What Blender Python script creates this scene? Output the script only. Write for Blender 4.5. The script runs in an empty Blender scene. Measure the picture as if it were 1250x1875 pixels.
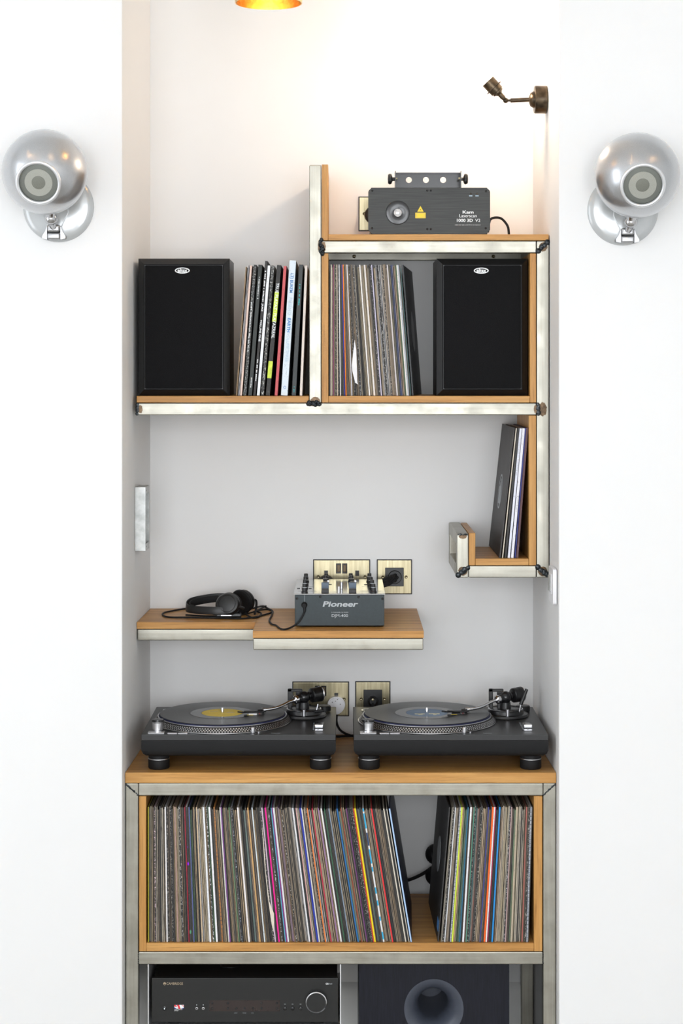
import bpy, bmesh, math, random
from mathutils import Vector, Matrix

random.seed(11)
SC = bpy.context.scene
COL = SC.collection
PI = math.pi

# ---------------------------------------------------------------- camera
EYE, DIST, FOC = 1.84, 4.29, 3372.0          # eye height, distance to the desk front plane (Y = 0), focal length in px
cam_d = bpy.data.cameras.new('camera')
cam = bpy.data.objects.new('camera', cam_d)
COL.objects.link(cam)
cam.location = (0, -DIST, EYE)
cam.rotation_euler = (PI / 2, 0, 0)
cam_d.sensor_fit = 'VERTICAL'
cam_d.sensor_height = 36.0
cam_d.lens = 36.0 * FOC / 1875.0
cam_d.shift_y = -261.5 / 1875.0
cam_d.clip_start = 0.05
SC.camera = cam

# ---------------------------------------------------------------- sky, daylight, exposure
world = bpy.data.worlds.new('sky')
SC.world = world
world.use_nodes = True
bg = world.node_tree.nodes['Background']
bg.inputs[0].default_value = (0.75, 0.87, 1.0, 1)
bg.inputs[1].default_value = 1.0

def area(name, loc, rot, sx, sy, power, color):
    d = bpy.data.lights.new(name, 'AREA')
    d.shape = 'RECTANGLE'; d.size = sx; d.size_y = sy; d.energy = power; d.color = color
    o = bpy.data.objects.new(name, d); COL.objects.link(o)
    o.location = loc; o.rotation_euler = rot
    return o
# daylight entering by the room's three windows (left wall, and the wall behind the camera)
DAY = (0.945, 0.968, 1.0)
area('window_left_offscreen', (-2.72, -1.7, 1.95), (0, -PI / 2, 0), 2.1, 1.5, 28, DAY)
area('window_rear_left_offscreen', (-0.95, -6.62, 1.95), (PI / 2, 0, 0), 1.5, 2.1, 92, DAY)
area('window_rear_right_offscreen', (0.95, -6.62, 1.95), (PI / 2, 0, 0), 1.5, 2.1, 90, DAY)

SC.view_settings.view_transform = 'Standard'
SC.view_settings.look = 'None'
SC.view_settings.gamma = 1.0
SC.view_settings.exposure = -0.06
SC.view_settings.use_curve_mapping = False

# ---------------------------------------------------------------- measuring helpers
def sc_at(Y): return FOC / (DIST + Y)                     # px per metre at depth Y
def PX(px, Y): return (px - 625.0) / sc_at(Y)
def PZ(py, Y): return EYE - (py - 676.0) / sc_at(Y)
def PT(px, py, Y): return Vector((PX(px, Y), Y, PZ(py, Y)))
def on_plane(px, py, z):                                  # where a pixel meets a horizontal surface of height z
    s = (py - 676.0) / (EYE - z)
    return Vector(((px - 625.0) / s, FOC / s - DIST, z))

# ---------------------------------------------------------------- materials
MATS = {}
def new_mat(name):
    m = bpy.data.materials.new(name); m.use_nodes = True
    nt = m.node_tree
    b = nt.nodes['Principled BSDF']
    MATS[name] = m
    return m, nt, b
def node(nt, t, **kw):
    n = nt.nodes.new(t)
    for k, v in kw.items():
        if hasattr(n, k): setattr(n, k, v)
    return n
def ramp(nt, stops, fac=None, interp='LINEAR'):
    r = nt.nodes.new('ShaderNodeValToRGB'); cr = r.color_ramp; cr.interpolation = interp
    while len(cr.elements) < len(stops): cr.elements.new(0.5)
    for e, (p, c) in zip(cr.elements, stops):
        e.position = p; e.color = (c[0], c[1], c[2], 1)
    if fac is not None: nt.links.new(fac, r.inputs[0])
    return r
def coords(nt, scale=(1, 1, 1), rot=(0, 0, 0), kind='Object'):
    tc = nt.nodes.new('ShaderNodeTexCoord'); mp = nt.nodes.new('ShaderNodeMapping')
    mp.inputs['Scale'].default_value = scale; mp.inputs['Rotation'].default_value = rot
    nt.links.new(tc.outputs[kind], mp.inputs[0])
    return mp.outputs[0]
def noise(nt, vec, scale=5, detail=3, rough=0.5):
    n = nt.nodes.new('ShaderNodeTexNoise')
    n.inputs['Scale'].default_value = scale; n.inputs['Detail'].default_value = detail; n.inputs['Roughness'].default_value = rough
    if vec is not None: nt.links.new(vec, n.inputs['Vector'])
    return n.outputs['Fac']
def bump(nt, b, h, strength=0.2, dist=0.001):
    n = nt.nodes.new('ShaderNodeBump'); n.inputs['Strength'].default_value = strength; n.inputs['Distance'].default_value = dist
    nt.links.new(h, n.inputs['Height']); nt.links.new(n.outputs[0], b.inputs['Normal'])
def mixc(nt, fac, a, b, blend='MIX'):
    n = nt.nodes.new('ShaderNodeMix'); n.data_type = 'RGBA'; n.blend_type = blend
    for sock, v in ((n.inputs[0], fac), (n.inputs[6], a), (n.inputs[7], b)):
        if hasattr(v, 'is_output'): nt.links.new(v, sock)
        elif isinstance(v, (int, float)): sock.default_value = v
        else: sock.default_value = (v[0], v[1], v[2], 1)
    return n.outputs[2]

def simple(name, col, rough=0.5, metal=0.0, var=0.06, nscale=40, bstr=0.0, spec=0.5, coat=0.0, stretch=(1, 1, 1)):
    """a plain material with slight procedural variation of tone and gloss"""
    m, nt, b = new_mat(name)
    v = coords(nt, stretch)
    f = noise(nt, v, nscale, 3)
    lo = tuple(c * (1 - var) for c in col); hi = tuple(min(1, c * (1 + var)) for c in col)
    r = ramp(nt, [(0.3, lo), (0.7, hi)], f)
    nt.links.new(r.outputs[0], b.inputs['Base Color'])
    b.inputs['Roughness'].default_value = rough; b.inputs['Metallic'].default_value = metal
    b.inputs['Specular IOR Level'].default_value = spec
    if coat: b.inputs['Coat Weight'].default_value = coat; b.inputs['Coat Roughness'].default_value = 0.05
    if bstr: bump(nt, b, f, bstr, 0.0006)
    return m
def emit(name, col, strength):
    m, nt, b = new_mat(name)
    b.inputs['Base Color'].default_value = (*col, 1)
    b.inputs['Emission Color'].default_value = (*col, 1); b.inputs['Emission Strength'].default_value = strength
    return m

def wood(name, along, c0, c1, c2, rough=0.42):
    m, nt, b = new_mat(name)
    st = {'x': (1.2, 22, 22), 'z': (22, 22, 1.2), 'y': (22, 1.2, 22)}[along]
    v = coords(nt, st)
    n1 = noise(nt, v, 2.2, 5, 0.6)
    v2 = coords(nt, tuple(s * 9 if s > 5 else s * 4 for s in st))
    n2 = noise(nt, v2, 2.0, 4, 0.65)
    r = ramp(nt, [(0.30, c0), (0.5, c1), (0.72, c2)], n1)
    pores = ramp(nt, [(0.30, (0.48, 0.40, 0.34)), (0.47, (1, 1, 1))], n2)
    c = mixc(nt, 0.7, r.outputs[0], pores.outputs[0], 'MULTIPLY')
    nt.links.new(c, b.inputs['Base Color'])
    b.inputs['Roughness'].default_value = rough; b.inputs['Specular IOR Level'].default_value = 0.3
    bump(nt, b, n2, 0.12, 0.0005)
    return m
OAK = ((0.37, 0.172, 0.045), (0.52, 0.262, 0.074), (0.64, 0.355, 0.118))
wood('oak_x', 'x', *OAK); wood('oak_z', 'z', *OAK); wood('oak_floor', 'y', (0.36, 0.34, 0.31), (0.46, 0.44, 0.40), (0.54, 0.52, 0.48))

def steel(name, c0, c1, rough=0.30, along='x', spots=0.0):
    m, nt, b = new_mat(name)
    st = {'x': (2, 60, 60), 'z': (60, 60, 2)}[along]
    n1 = noise(nt, coords(nt, st), 2.5, 4, 0.6)
    n2 = noise(nt, coords(nt, (9, 9, 9)), 2.0, 4, 0.6)
    c = mixc(nt, 0.5, ramp(nt, [(0.3, c0), (0.7, c1)], n1).outputs[0], ramp(nt, [(0.32, c0), (0.66, c1)], n2).outputs[0])
    nt.links.new(c, b.inputs['Base Color'])
    b.inputs['Metallic'].default_value = 0.92
    rr = ramp(nt, [(0.3, (rough - 0.09,) * 3), (0.7, (rough + 0.11,) * 3)], n2)
    nt.links.new(rr.outputs[0], b.inputs['Roughness'])
    bump(nt, b, n2, 0.10, 0.0015)
    return m
steel('steel_x', (0.26, 0.248, 0.21), (0.41, 0.397, 0.345), 0.38, 'x'); steel('steel_z', (0.26, 0.248, 0.21), (0.41, 0.397, 0.345), 0.38, 'z')

def paint(name, col):
    m, nt, b = new_mat(name)
    f = noise(nt, coords(nt), 7, 4, 0.55)
    r = ramp(nt, [(0.25, tuple(c * 0.985 for c in col)), (0.75, col)], f)
    nt.links.new(r.outputs[0], b.inputs['Base Color'])
    b.inputs['Roughness'].default_value = 0.62
    bump(nt, b, noise(nt, coords(nt), 180, 2), 0.05, 0.0006)
    return m
paint('wall_paint', (0.82, 0.82, 0.815)); paint('ceiling_paint', (0.85, 0.85, 0.84)); paint('skirting_paint', (0.76, 0.76, 0.74))

simple('black_plastic', (0.007, 0.007, 0.0075), 0.42)
simple('black_gloss', (0.010, 0.010, 0.011), 0.18)
simple('black_satin', (0.0085, 0.0085, 0.009), 0.32, nscale=90)
simple('black_rubber', (0.0065, 0.0065, 0.0072), 0.62, bstr=0.1, nscale=300, spec=0.3)
simple('chrome', (0.80, 0.80, 0.82), 0.10, 1.0, 0.02)
simple('satin_silver', (0.66, 0.66, 0.68), 0.28, 1.0, 0.04)
simple('pale_silver', (0.74, 0.75, 0.77), 0.34, 0.75, 0.03)
simple('base_gloss_grey', (0.50, 0.515, 0.52), 0.22, 0.2, 0.02, coat=0.3); simple('hinge_silver', (0.36, 0.36, 0.365), 0.30, 0.9, 0.03); simple('joint_chrome', (0.50, 0.50, 0.51), 0.10, 1.0, 0.02)
simple('white_plastic', (0.82, 0.82, 0.84), 0.3, var=0.02)
simple('white_print', (0.85, 0.87, 0.88), 0.5, var=0.02)
simple('grey_print', (0.42, 0.45, 0.47), 0.5, var=0.03)
simple('gold_print', (0.42, 0.33, 0.22), 0.45, var=0.03)
simple('yellow_print', (0.86, 0.62, 0.02), 0.5, var=0.03)
simple('teal_print', (0.02, 0.45, 0.47), 0.5, var=0.1)
simple('blue_print', (0.06, 0.22, 0.52), 0.5, var=0.05)
simple('pale_blue_print', (0.42, 0.55, 0.66), 0.5, var=0.05)
simple('lime_print', (0.55, 0.68, 0.05), 0.5, var=0.2, nscale=120)
simple('red_print', (0.75, 0.03, 0.04), 0.5, var=0.03)
simple('navy_print', (0.02, 0.05, 0.30), 0.5, var=0.03)
simple('paper_white', (0.80, 0.79, 0.80), 0.7, var=0.04)
simple('paper_cream', (0.72, 0.64, 0.54), 0.7, var=0.06)
simple('weld_bead', (0.030, 0.034, 0.037), 0.32, 0.8, 0.8, 160, 0.8)
simple('heat_tint', (0.085, 0.055, 0.032), 0.32, 0.8, 0.5, 90)
simple('galvanised', (0.46, 0.47, 0.46), 0.42, 0.75, 0.18, 60)
simple('dark_bronze', (0.075, 0.055, 0.035), 0.34, 0.85, 0.45, 55, 0.1)
simple('laser_black', (0.019, 0.020, 0.018), 0.40, 0.3, 0.5, 30, 0.05, stretch=(0.4, 1, 14))
simple('lens_glass', (0.55, 0.55, 0.55), 0.12, 0.3, 0.25, 120)
simple('mixer_body', (0.019, 0.027, 0.030), 0.32, 0.4, 0.12, 200)
simple('mixer_top', (0.50, 0.51, 0.51), 0.14, 0.95, 0.05, 90)
simple('fader_blue', (0.10, 0.14, 0.19), 0.45)
simple('deck_top', (0.036, 0.036, 0.037), 0.38, 0.5, 0.08, 500)
simple('platter_dark', (0.018, 0.017, 0.017), 0.36, 0.4)
simple('slip_navy', (0.012, 0.016, 0.06), 0.6)
simple('speaker_vinyl', (0.008, 0.008, 0.0082), 0.38, nscale=25, stretch=(8, 8, 0.6))
simple('amp_black', (0.011, 0.0112, 0.0108), 0.42, 0.2, 0.1, 300)
simple('amp_window', (0.022, 0.012, 0.010), 0.2)
simple('sub_wrap', (0.0070, 0.0078, 0.0140), 0.5, 0.0, 0.35, 60, 0.15, spec=0.25, stretch=(14, 14, 0.5))
simple('port_grey', (0.055, 0.063, 0.085), 0.38)
simple('copper', (0.86, 0.56, 0.24), 0.28, 1.0, 0.25, 130, 0.6)
simple('yellow_label', (0.78, 0.58, 0.06), 0.5, var=0.06)
simple('blue_label', (0.16, 0.24, 0.36), 0.5, var=0.1)
simple('cream_print', (0.62, 0.60, 0.45), 0.6, var=0.3, nscale=200)
emit('bulb_glow', (1.0, 0.76, 0.54), 210.0)
emit('downlight_glow', (1.0, 0.84, 0.62), 30.0)
emit('pendant_glow', (1.0, 0.84, 0.62), 55.0)
emit('led_glow', (0.7, 0.9, 1.0), 2.5)

# brass socket plates, brushed on the slant
m, nt, b = new_mat('brushed_brass')
f = noise(nt, coords(nt, (60, 60, 3), (0, math.radians(40), 0)), 3, 4, 0.6)
r = ramp(nt, [(0.25, (0.24, 0.205, 0.12)), (0.75, (0.45, 0.40, 0.27))], f)
nt.links.new(r.outputs[0], b.inputs['Base Color']); b.inputs['Metallic'].default_value = 0.95; b.inputs['Roughness'].default_value = 0.29
# speaker grille cloth
m, nt, b = new_mat('grille_cloth')
f = noise(nt, coords(nt), 900, 1)
r = ramp(nt, [(0.35, (0.003, 0.003, 0.0035)), (0.65, (0.010, 0.010, 0.011))], f)
nt.links.new(r.outputs[0], b.inputs['Base Color']); b.inputs['Roughness'].default_value = 0.9; bump(nt, b, f, 0.4, 0.0006)
b.inputs['Specular IOR Level'].default_value = 0.15
# metal mesh over the ball speakers' drivers
def mesh_mat(name, c0, c1):
    m, nt, b = new_mat(name)
    w1 = node(nt, 'ShaderNodeTexWave'); w2 = node(nt, 'ShaderNodeTexWave')
    for w, rt in ((w1, 0.6), (w2, -0.6)):
        w.inputs['Scale'].default_value = 210
        nt.links.new(coords(nt, (1, 1, 1), (0, rt, 0)), w.inputs['Vector'])
    f = mixc(nt, 0.5, w1.outputs['Color'], w2.outputs['Color'])
    r = ramp(nt, [(0.3, c0), (0.6, c1)], f)
    nt.links.new(r.outputs[0], b.inputs['Base Color']); b.inputs['Roughness'].default_value = 0.5; b.inputs['Metallic'].default_value = 0.3
mesh_mat('mesh_dark', (0.07, 0.08, 0.075), (0.24, 0.25, 0.22)); mesh_mat('mesh_light', (0.22, 0.23, 0.20), (0.48, 0.48, 0.43)); mesh_mat('mesh_mid', (0.08, 0.09, 0.075), (0.27, 0.27, 0.23))
# silver lacquer of the ball speakers
m, nt, b = new_mat('silver_lacquer')
f = noise(nt, coords(nt), 900, 2)
r = ramp(nt, [(0.3, (0.45, 0.46, 0.475)), (0.7, (0.54, 0.55, 0.565))], f)
nt.links.new(r.outputs[0], b.inputs['Base Color']); b.inputs['Metallic'].default_value = 0.85; b.inputs['Roughness'].default_value = 0.30
b.inputs['Coat Weight'].default_value = 0.8; b.inputs['Coat Roughness'].default_value = 0.04
# grooved vinyl
m, nt, b = new_mat('vinyl')
sep = nt.nodes.new('ShaderNodeVectorMath'); sep.operation = 'LENGTH'
nt.links.new(coords(nt, (1, 1, 0)), sep.inputs[0])
cmb = nt.nodes.new('ShaderNodeCombineXYZ'); nt.links.new(sep.outputs['Value'], cmb.inputs[0])
f = noise(nt, cmb.outputs[0], 160, 3)
r = ramp(nt, [(0.35, (0.012, 0.013, 0.014)), (0.65, (0.026, 0.028, 0.029))], f)
nt.links.new(r.outputs[0], b.inputs['Base Color']); b.inputs['Roughness'].default_value = 0.30
b.inputs['Anisotropic'].default_value = 0.6
bump(nt, b, noise(nt, cmb.outputs[0], 900, 2), 0.10, 0.0004)
# --- record sleeves: one material each for edges, spines, faces; the colour comes from the object
def sleeve_mat(name, kind):
    m, nt, b = new_mat(name)
    oi = nt.nodes.new('ShaderNodeObjectInfo')
    off = nt.nodes.new('ShaderNodeVectorMath'); off.operation = 'MULTIPLY_ADD'
    tc = nt.nodes.new('ShaderNodeTexCoord')
    cb = nt.nodes.new('ShaderNodeCombineXYZ')
    for i in range(3): nt.links.new(oi.outputs['Random'], cb.inputs[i])
    off.inputs[1].default_value = (31, 31, 31)
    nt.links.new(cb.outputs[0], off.inputs[0]); nt.links.new(tc.outputs['Object'], off.inputs[2])
    mp = nt.nodes.new('ShaderNodeMapping'); nt.links.new(off.outputs[0], mp.inputs[0])
    col = oi.outputs['Color']
    if kind == 'edge':
        mp.inputs['Scale'].default_value = (160, 10, 18)
        f = noise(nt, mp.outputs[0], 1.5, 4, 0.7)
        r = ramp(nt, [(0.28, (0.12, 0.11, 0.10)), (0.46, (0.8, 0.8, 0.8)), (0.62, (1.0, 1.0, 1.0)), (0.80, (1.35, 1.3, 1.25))], f)
        c = mixc(nt, 1.0, col, r.outputs[0], 'MULTIPLY')
    elif kind == 'spine':
        mp.inputs['Scale'].default_value = (140, 40, 60)
        f = noise(nt, mp.outputs[0], 2.2, 4, 0.75)
        r = ramp(nt, [(0.30, (0.45, 0.45, 0.45)), (0.42, (1, 1, 1))], f)
        c = mixc(nt, 1.0, col, r.outputs[0], 'MULTIPLY')
        w = ramp(nt, [(0.66, (0, 0, 0)), (0.74, (1, 1, 1))], f)
        c = mixc(nt, w.outputs[0], c, (0.45, 0.42, 0.38))
    elif kind == 'specks':
        mp.inputs['Scale'].default_value = (220, 60, 150)
        f = noise(nt, mp.outputs[0], 2.0, 3, 0.7)
        w = ramp(nt, [(0.54, (0, 0, 0)), (0.62, (1, 1, 1))], f)
        c = mixc(nt, w.outputs[0], (0.018, 0.017, 0.017), col)
    elif kind == 'check':
        mp.inputs['Scale'].default_value = (1, 1, 210)
        wv = nt.nodes.new('ShaderNodeTexWave'); wv.bands_direction = 'Z'; wv.inputs['Scale'].default_value = 0.5
        nt.links.new(mp.outputs[0], wv.inputs['Vector'])
        w = ramp(nt, [(0.45, (0, 0, 0)), (0.55, (1, 1, 1))], wv.outputs['Fac'])
        c = mixc(nt, w.outputs[0], (0.015, 0.02, 0.05), col)
    elif kind == 'dots':
        mp.inputs['Scale'].default_value = (1, 1, 48)
        vo = nt.nodes.new('ShaderNodeTexVoronoi'); vo.feature = 'F1'; vo.inputs['Scale'].default_value = 1.0
        nt.links.new(mp.outputs[0], vo.inputs['Vector'])
        w = ramp(nt, [(0.26, (1, 1, 1)), (0.34, (0, 0, 0))], vo.outputs['Distance'])
        hs = nt.nodes.new('ShaderNodeHueSaturation'); hs.inputs['Saturation'].default_value = 1.3
        nt.links.new(vo.outputs['Color'], hs.inputs['Color'])
        c = mixc(nt, w.outputs[0], (0.03, 0.03, 0.03), hs.outputs[0])
    elif kind == 'bands':
        mp.inputs['Scale'].default_value = (1, 1, 14)
        f = noise(nt, mp.outputs[0], 1.0, 1, 0.4)
        r = ramp(nt, [(0.0, (0.02, 0.06, 0.16)), (0.42, (0.75, 0.77, 0.80)), (0.5, (0.03, 0.42, 0.72)), (0.58, (0.75, 0.77, 0.80))], f, 'CONSTANT')
        c = mixc(nt, 0.0, r.outputs[0], col)
    elif kind == 'inner':
        mp.inputs['Scale'].default_value = (300, 8, 8)
        f = noise(nt, mp.outputs[0], 1.2, 2, 0.5)
        rr = ramp(nt, [(0.62, (0.010, 0.010, 0.010)), (0.74, (0.10, 0.085, 0.065)), (0.93, (0.42, 0.37, 0.31))], oi.outputs['Random'])
        c = mixc(nt, 0.3, rr.outputs[0], ramp(nt, [(0.4, (0.3, 0.3, 0.3)), (0.6, (1, 1, 1))], f).outputs[0], 'MULTIPLY')
    else:                                           # faces of the sleeve
        mp.inputs['Scale'].default_value = (10, 10, 10)
        f = noise(nt, mp.outputs[0], 1.5, 3, 0.6)
        r = ramp(nt, [(0.35, (0.012, 0.012, 0.013)), (0.7, (0.030, 0.030, 0.032))], f)
        c = mixc(nt, 0.5, r.outputs[0], col)
    nt.links.new(c, b.inputs['Base Color'])
    b.inputs['Roughness'].default_value = 0.55
for k in ('edge', 'spine', 'specks', 'check', 'dots', 'bands', 'inner', 'face'): sleeve_mat('sleeve_' + k, k)

# ---------------------------------------------------------------- geometry helpers
def smooth_pts(pts, n=6):
    pts = [Vector(p) for p in pts]; out = []
    for i in range(len(pts) - 1):
        p0 = pts[max(i - 1, 0)]; p1 = pts[i]; p2 = pts[i + 1]; p3 = pts[min(i + 2, len(pts) - 1)]
        for k in range(n):
            t = k / n
            out.append(0.5 * ((2 * p1) + (p2 - p0) * t + (2 * p0 - 5 * p1 + 4 * p2 - p3) * t * t + (3 * p1 - p0 - 3 * p2 + p3) * t ** 3))
    out.append(pts[-1]); return out

class B:
    def __init__(self): self.bm = bmesh.new(); self.bev = False
    def _faces(self, fs, m):
        for f in fs: f.material_index = m
    def box(self, x0, x1, y0, y1, z0, z1, m=0, r=0.0, seg=2, M=None):
        bm = self.bm
        v = [bm.verts.new((x, y, z)) for x in (x0, x1) for y in (y0, y1) for z in (z0, z1)]
        q = [(0, 1, 3, 2), (4, 6, 7, 5), (0, 4, 5, 1), (2, 3, 7, 6), (0, 2, 6, 4), (1, 5, 7, 3)]
        fs = [bm.faces.new([v[i] for i in f]) for f in q]
        self._faces(fs, m)
        vs = v
        if r > 0:
            self.bev = True
            es = list({e for f in fs for e in f.edges})
            res = bmesh.ops.bevel(bm, geom=es, offset=r, segments=seg, affect='EDGES', profile=0.5, clamp_overlap=True)
            self._faces(res['faces'], m)
            vs = list({vv for f in res['faces'] for vv in f.verts} | {vv for f in fs if f.is_valid for vv in f.verts})
        if M is not None: bmesh.ops.transform(bm, matrix=M, verts=vs)
        return self
    def lathe(self, prof, o=(0, 0, 0), ax=(0, 0, 1), seg=28, m=0, cap0=True, cap1=True, sx=1.0, sy=1.0, ref=None, phase=0.0):
        bm = self.bm; ax = Vector(ax).normalized(); o = Vector(o)
        u = Vector(ref) if ref is not None else (Vector((1, 0, 0)) if abs(ax.x) < 0.8 else Vector((0, 0, 1)))
        u = (u - ax * u.dot(ax)).normalized(); w = ax.cross(u)
        rings = []
        for (r, h) in prof:
            if r < 1e-7: rings.append([bm.verts.new(o + ax * h)])
            else: rings.append([bm.verts.new(o + ax * h + u * (r * sx * math.cos(phase + 2 * PI * i / seg)) + w * (r * sy * math.sin(phase + 2 * PI * i / seg))) for i in range(seg)])
        fs = []
        for a, c in zip(rings, rings[1:]):
            for i in range(seg):
                j = (i + 1) % seg
                if len(a) == 1 and len(c) == 1: continue
                if len(a) == 1: fs.append(bm.faces.new((a[0], c[j], c[i])))
                elif len(c) == 1: fs.append(bm.faces.new((a[i], a[j], c[0])))
                else: fs.append(bm.faces.new((a[i], a[j], c[j], c[i])))
        if cap0 and len(rings[0]) > 1: fs.append(bm.faces.new(rings[0][::-1]))
        if cap1 and len(rings[-1]) > 1: fs.append(bm.faces.new(rings[-1]))
        self._faces(fs, m); return self
    def cyl(self, p0, p1, r0, r1=None, seg=20, m=0, bev=0.0):
        p0 = Vector(p0); p1 = Vector(p1); L = (p1 - p0).length; r1 = r0 if r1 is None else r1
        pr = [(r0, 0), (r1, L)] if not bev else [(r0 - bev, 0), (r0, bev), (r1, L - bev), (r1 - bev, L)]
        return self.lathe(pr, p0, p1 - p0, seg, m)
    def ball(self, o, r, seg=24, m=0, rings=12, ax=(0, 0, 1)):
        return self.lathe([(r * math.sin(PI * k / rings), -r * math.cos(PI * k / rings)) for k in range(rings + 1)], o, ax, seg, m)
    def tube(self, pts, r, seg=8, m=0, smooth=5, flat=None):
        """round cable, or a flat strip when flat=(half_width, half_thickness, up_vector)"""
        pts = smooth_pts(pts, smooth) if smooth else [Vector(p) for p in pts]
        bm = self.bm; rings = []; nrm = None
        for i, p in enumerate(pts):
            t = (pts[min(i + 1, len(pts) - 1)] - pts[max(i - 1, 0)]).normalized()
            if flat: n = Vector(flat[2]); n = (n - t * n.dot(t)).normalized()
            elif nrm is None:
                n = Vector((0, 0, 1)) if abs(t.z) < 0.9 else Vector((1, 0, 0)); n = (n - t * n.dot(t)).normalized()
            else: n = (nrm - t * nrm.dot(t)).normalized()
            nrm = n; w = t.cross(n)
            if flat: ring = [p + n * (flat[0] * a) + w * (flat[1] * c) for a, c in ((-1, -.6), (-.85, -1), (.85, -1), (1, -.6), (1, .6), (.85, 1), (-.85, 1), (-1, .6))]
            else: ring = [p + n * (r * math.cos(2 * PI * k / seg)) + w * (r * math.sin(2 * PI * k / seg)) for k in range(seg)]
            rings.append([bm.verts.new(q) for q in ring])
        S = len(rings[0]); fs = []
        for a, c in zip(rings, rings[1:]):
            for k in range(S): fs.append(bm.faces.new((a[k], a[(k + 1) % S], c[(k + 1) % S], c[k])))
        fs.append(bm.faces.new(rings[0][::-1])); fs.append(bm.faces.new(rings[-1]))
        self._faces(fs, m); return self
    def plate(self, outer, holes, d0, d1, plane='xz', m=0):
        """flat sheet with holes: 2D loops filled, then given thickness d0..d1 along the third axis"""
        t = bmesh.new()
        def pt(a, c, d): return (a, d, c) if plane == 'xz' else ((a, c, d) if plane == 'xy' else (d, a, c))
        es = []
        for loop in [outer] + list(holes):
            vs = [t.verts.new(pt(a, c, d0)) for a, c in loop]
            es += [t.edges.new((vs[i], vs[(i + 1) % len(vs)])) for i in range(len(vs))]
        bmesh.ops.triangle_fill(t, use_beauty=True, edges=es)
        fs = list(t.faces)
        res = bmesh.ops.extrude_face_region(t, geom=fs)
        bmesh.ops.translate(t, verts=[v for v in res['geom'] if isinstance(v, bmesh.types.BMVert)], vec=Vector(pt(0, 0, d1)) - Vector(pt(0, 0, d0)))
        bmesh.ops.recalc_face_normals(t, faces=t.faces)
        for f in t.faces: f.material_index = m
        me = bpy.data.meshes.new('tmp'); t.to_mesh(me); t.free()
        self.bm.from_mesh(me); bpy.data.meshes.remove(me); return self
    def build(self, name, mats, parent=None, at=None, local=False, angle=38):
        bm = self.bm
        off = Vector(at) if at is not None else Vector((0, 0, 0))
        if parent is not None and not local:
            p = parent
            while p is not None: off = off + p.location; p = p.parent
        if off.length > 0: bmesh.ops.translate(bm, verts=bm.verts, vec=-off)
        bmesh.ops.recalc_face_normals(bm, faces=bm.faces)
        me = bpy.data.meshes.new(name); bm.to_mesh(me); bm.free()
        for mm in ([mats] if isinstance(mats, str) else mats): me.materials.append(MATS[mm])
        for p in me.polygons: p.use_smooth = True
        me.set_sharp_from_angle(angle=math.radians(angle))
        o = bpy.data.objects.new(name, me); COL.objects.link(o)
        if self.bev:
            wn = o.modifiers.new('weighted_normal', 'WEIGHTED_NORMAL'); wn.keep_sharp = True; wn.weight = 100
        if parent is not None: o.parent = parent
        elif at is not None: o.location = at
        return o

def circle(cx, cz, r, n=20, rz=None): return [(cx + r * math.cos(2 * PI * i / n), cz + (rz or r) * math.sin(2 * PI * i / n)) for i in range(n)]
def rrect(x0, x1, z0, z1, r=0.0, n=4):
    if r <= 0: return [(x0, z0), (x1, z0), (x1, z1), (x0, z1)]
    out = []
    for cx, cz, a in ((x1 - r, z0 + r, -PI / 2), (x1 - r, z1 - r, 0), (x0 + r, z1 - r, PI / 2), (x0 + r, z0 + r, PI)):
        out += [(cx + r * math.cos(a + PI / 2 * k / n), cz + r * math.sin(a + PI / 2 * k / n)) for k in range(n + 1)]
    return out
def tag(o, label, cat, group=None):
    o['label'] = label; o['category'] = cat
    if group: o['group'] = group
    return o
def thing(name, loc, label, cat, group=None):
    o = bpy.data.objects.new(name, None); COL.objects.link(o); o.location = loc
    o.empty_display_size = 0.05
    return tag(o, label, cat, group)
def struct(o): o['kind'] = 'structure'; return o
def plabel(o, s): o['label'] = s; return o
def text(name, s, size, loc, mat, parent, local=False, shear=0.0, bold=0.0, sx=1.0, align='CENTER', rot=None, depth=0.0002, res=3, spacing=1.0):
    """flat lettering facing the viewer's side (-Y) unless rot is given"""
    cu = bpy.data.curves.new('lettering', 'FONT'); cu.body = s; cu.size = size; cu.shear = shear; cu.offset = bold
    cu.align_x = align; cu.align_y = 'CENTER'; cu.extrude = depth; cu.resolution_u = res; cu.space_character = spacing
    tmp = bpy.data.objects.new('tmp', cu)
    me = bpy.data.meshes.new_from_object(tmp)
    bpy.data.objects.remove(tmp); bpy.data.curves.remove(cu)
    M = Matrix.Translation(Vector(loc)) @ (rot if rot is not None else Matrix.Rotation(PI / 2, 4, 'X')) @ Matrix.Diagonal((sx, 1, 1, 1))
    off = Vector((0, 0, 0)); p = parent
    if not local:
        while p is not None: off = off + p.location; p = p.parent
    me.transform(Matrix.Translation(-off) @ M)
    me.name = name; me.materials.clear(); me.materials.append(MATS[mat])
    o = bpy.data.objects.new(name, me); COL.objects.link(o); o.parent = parent
    return o

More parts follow.
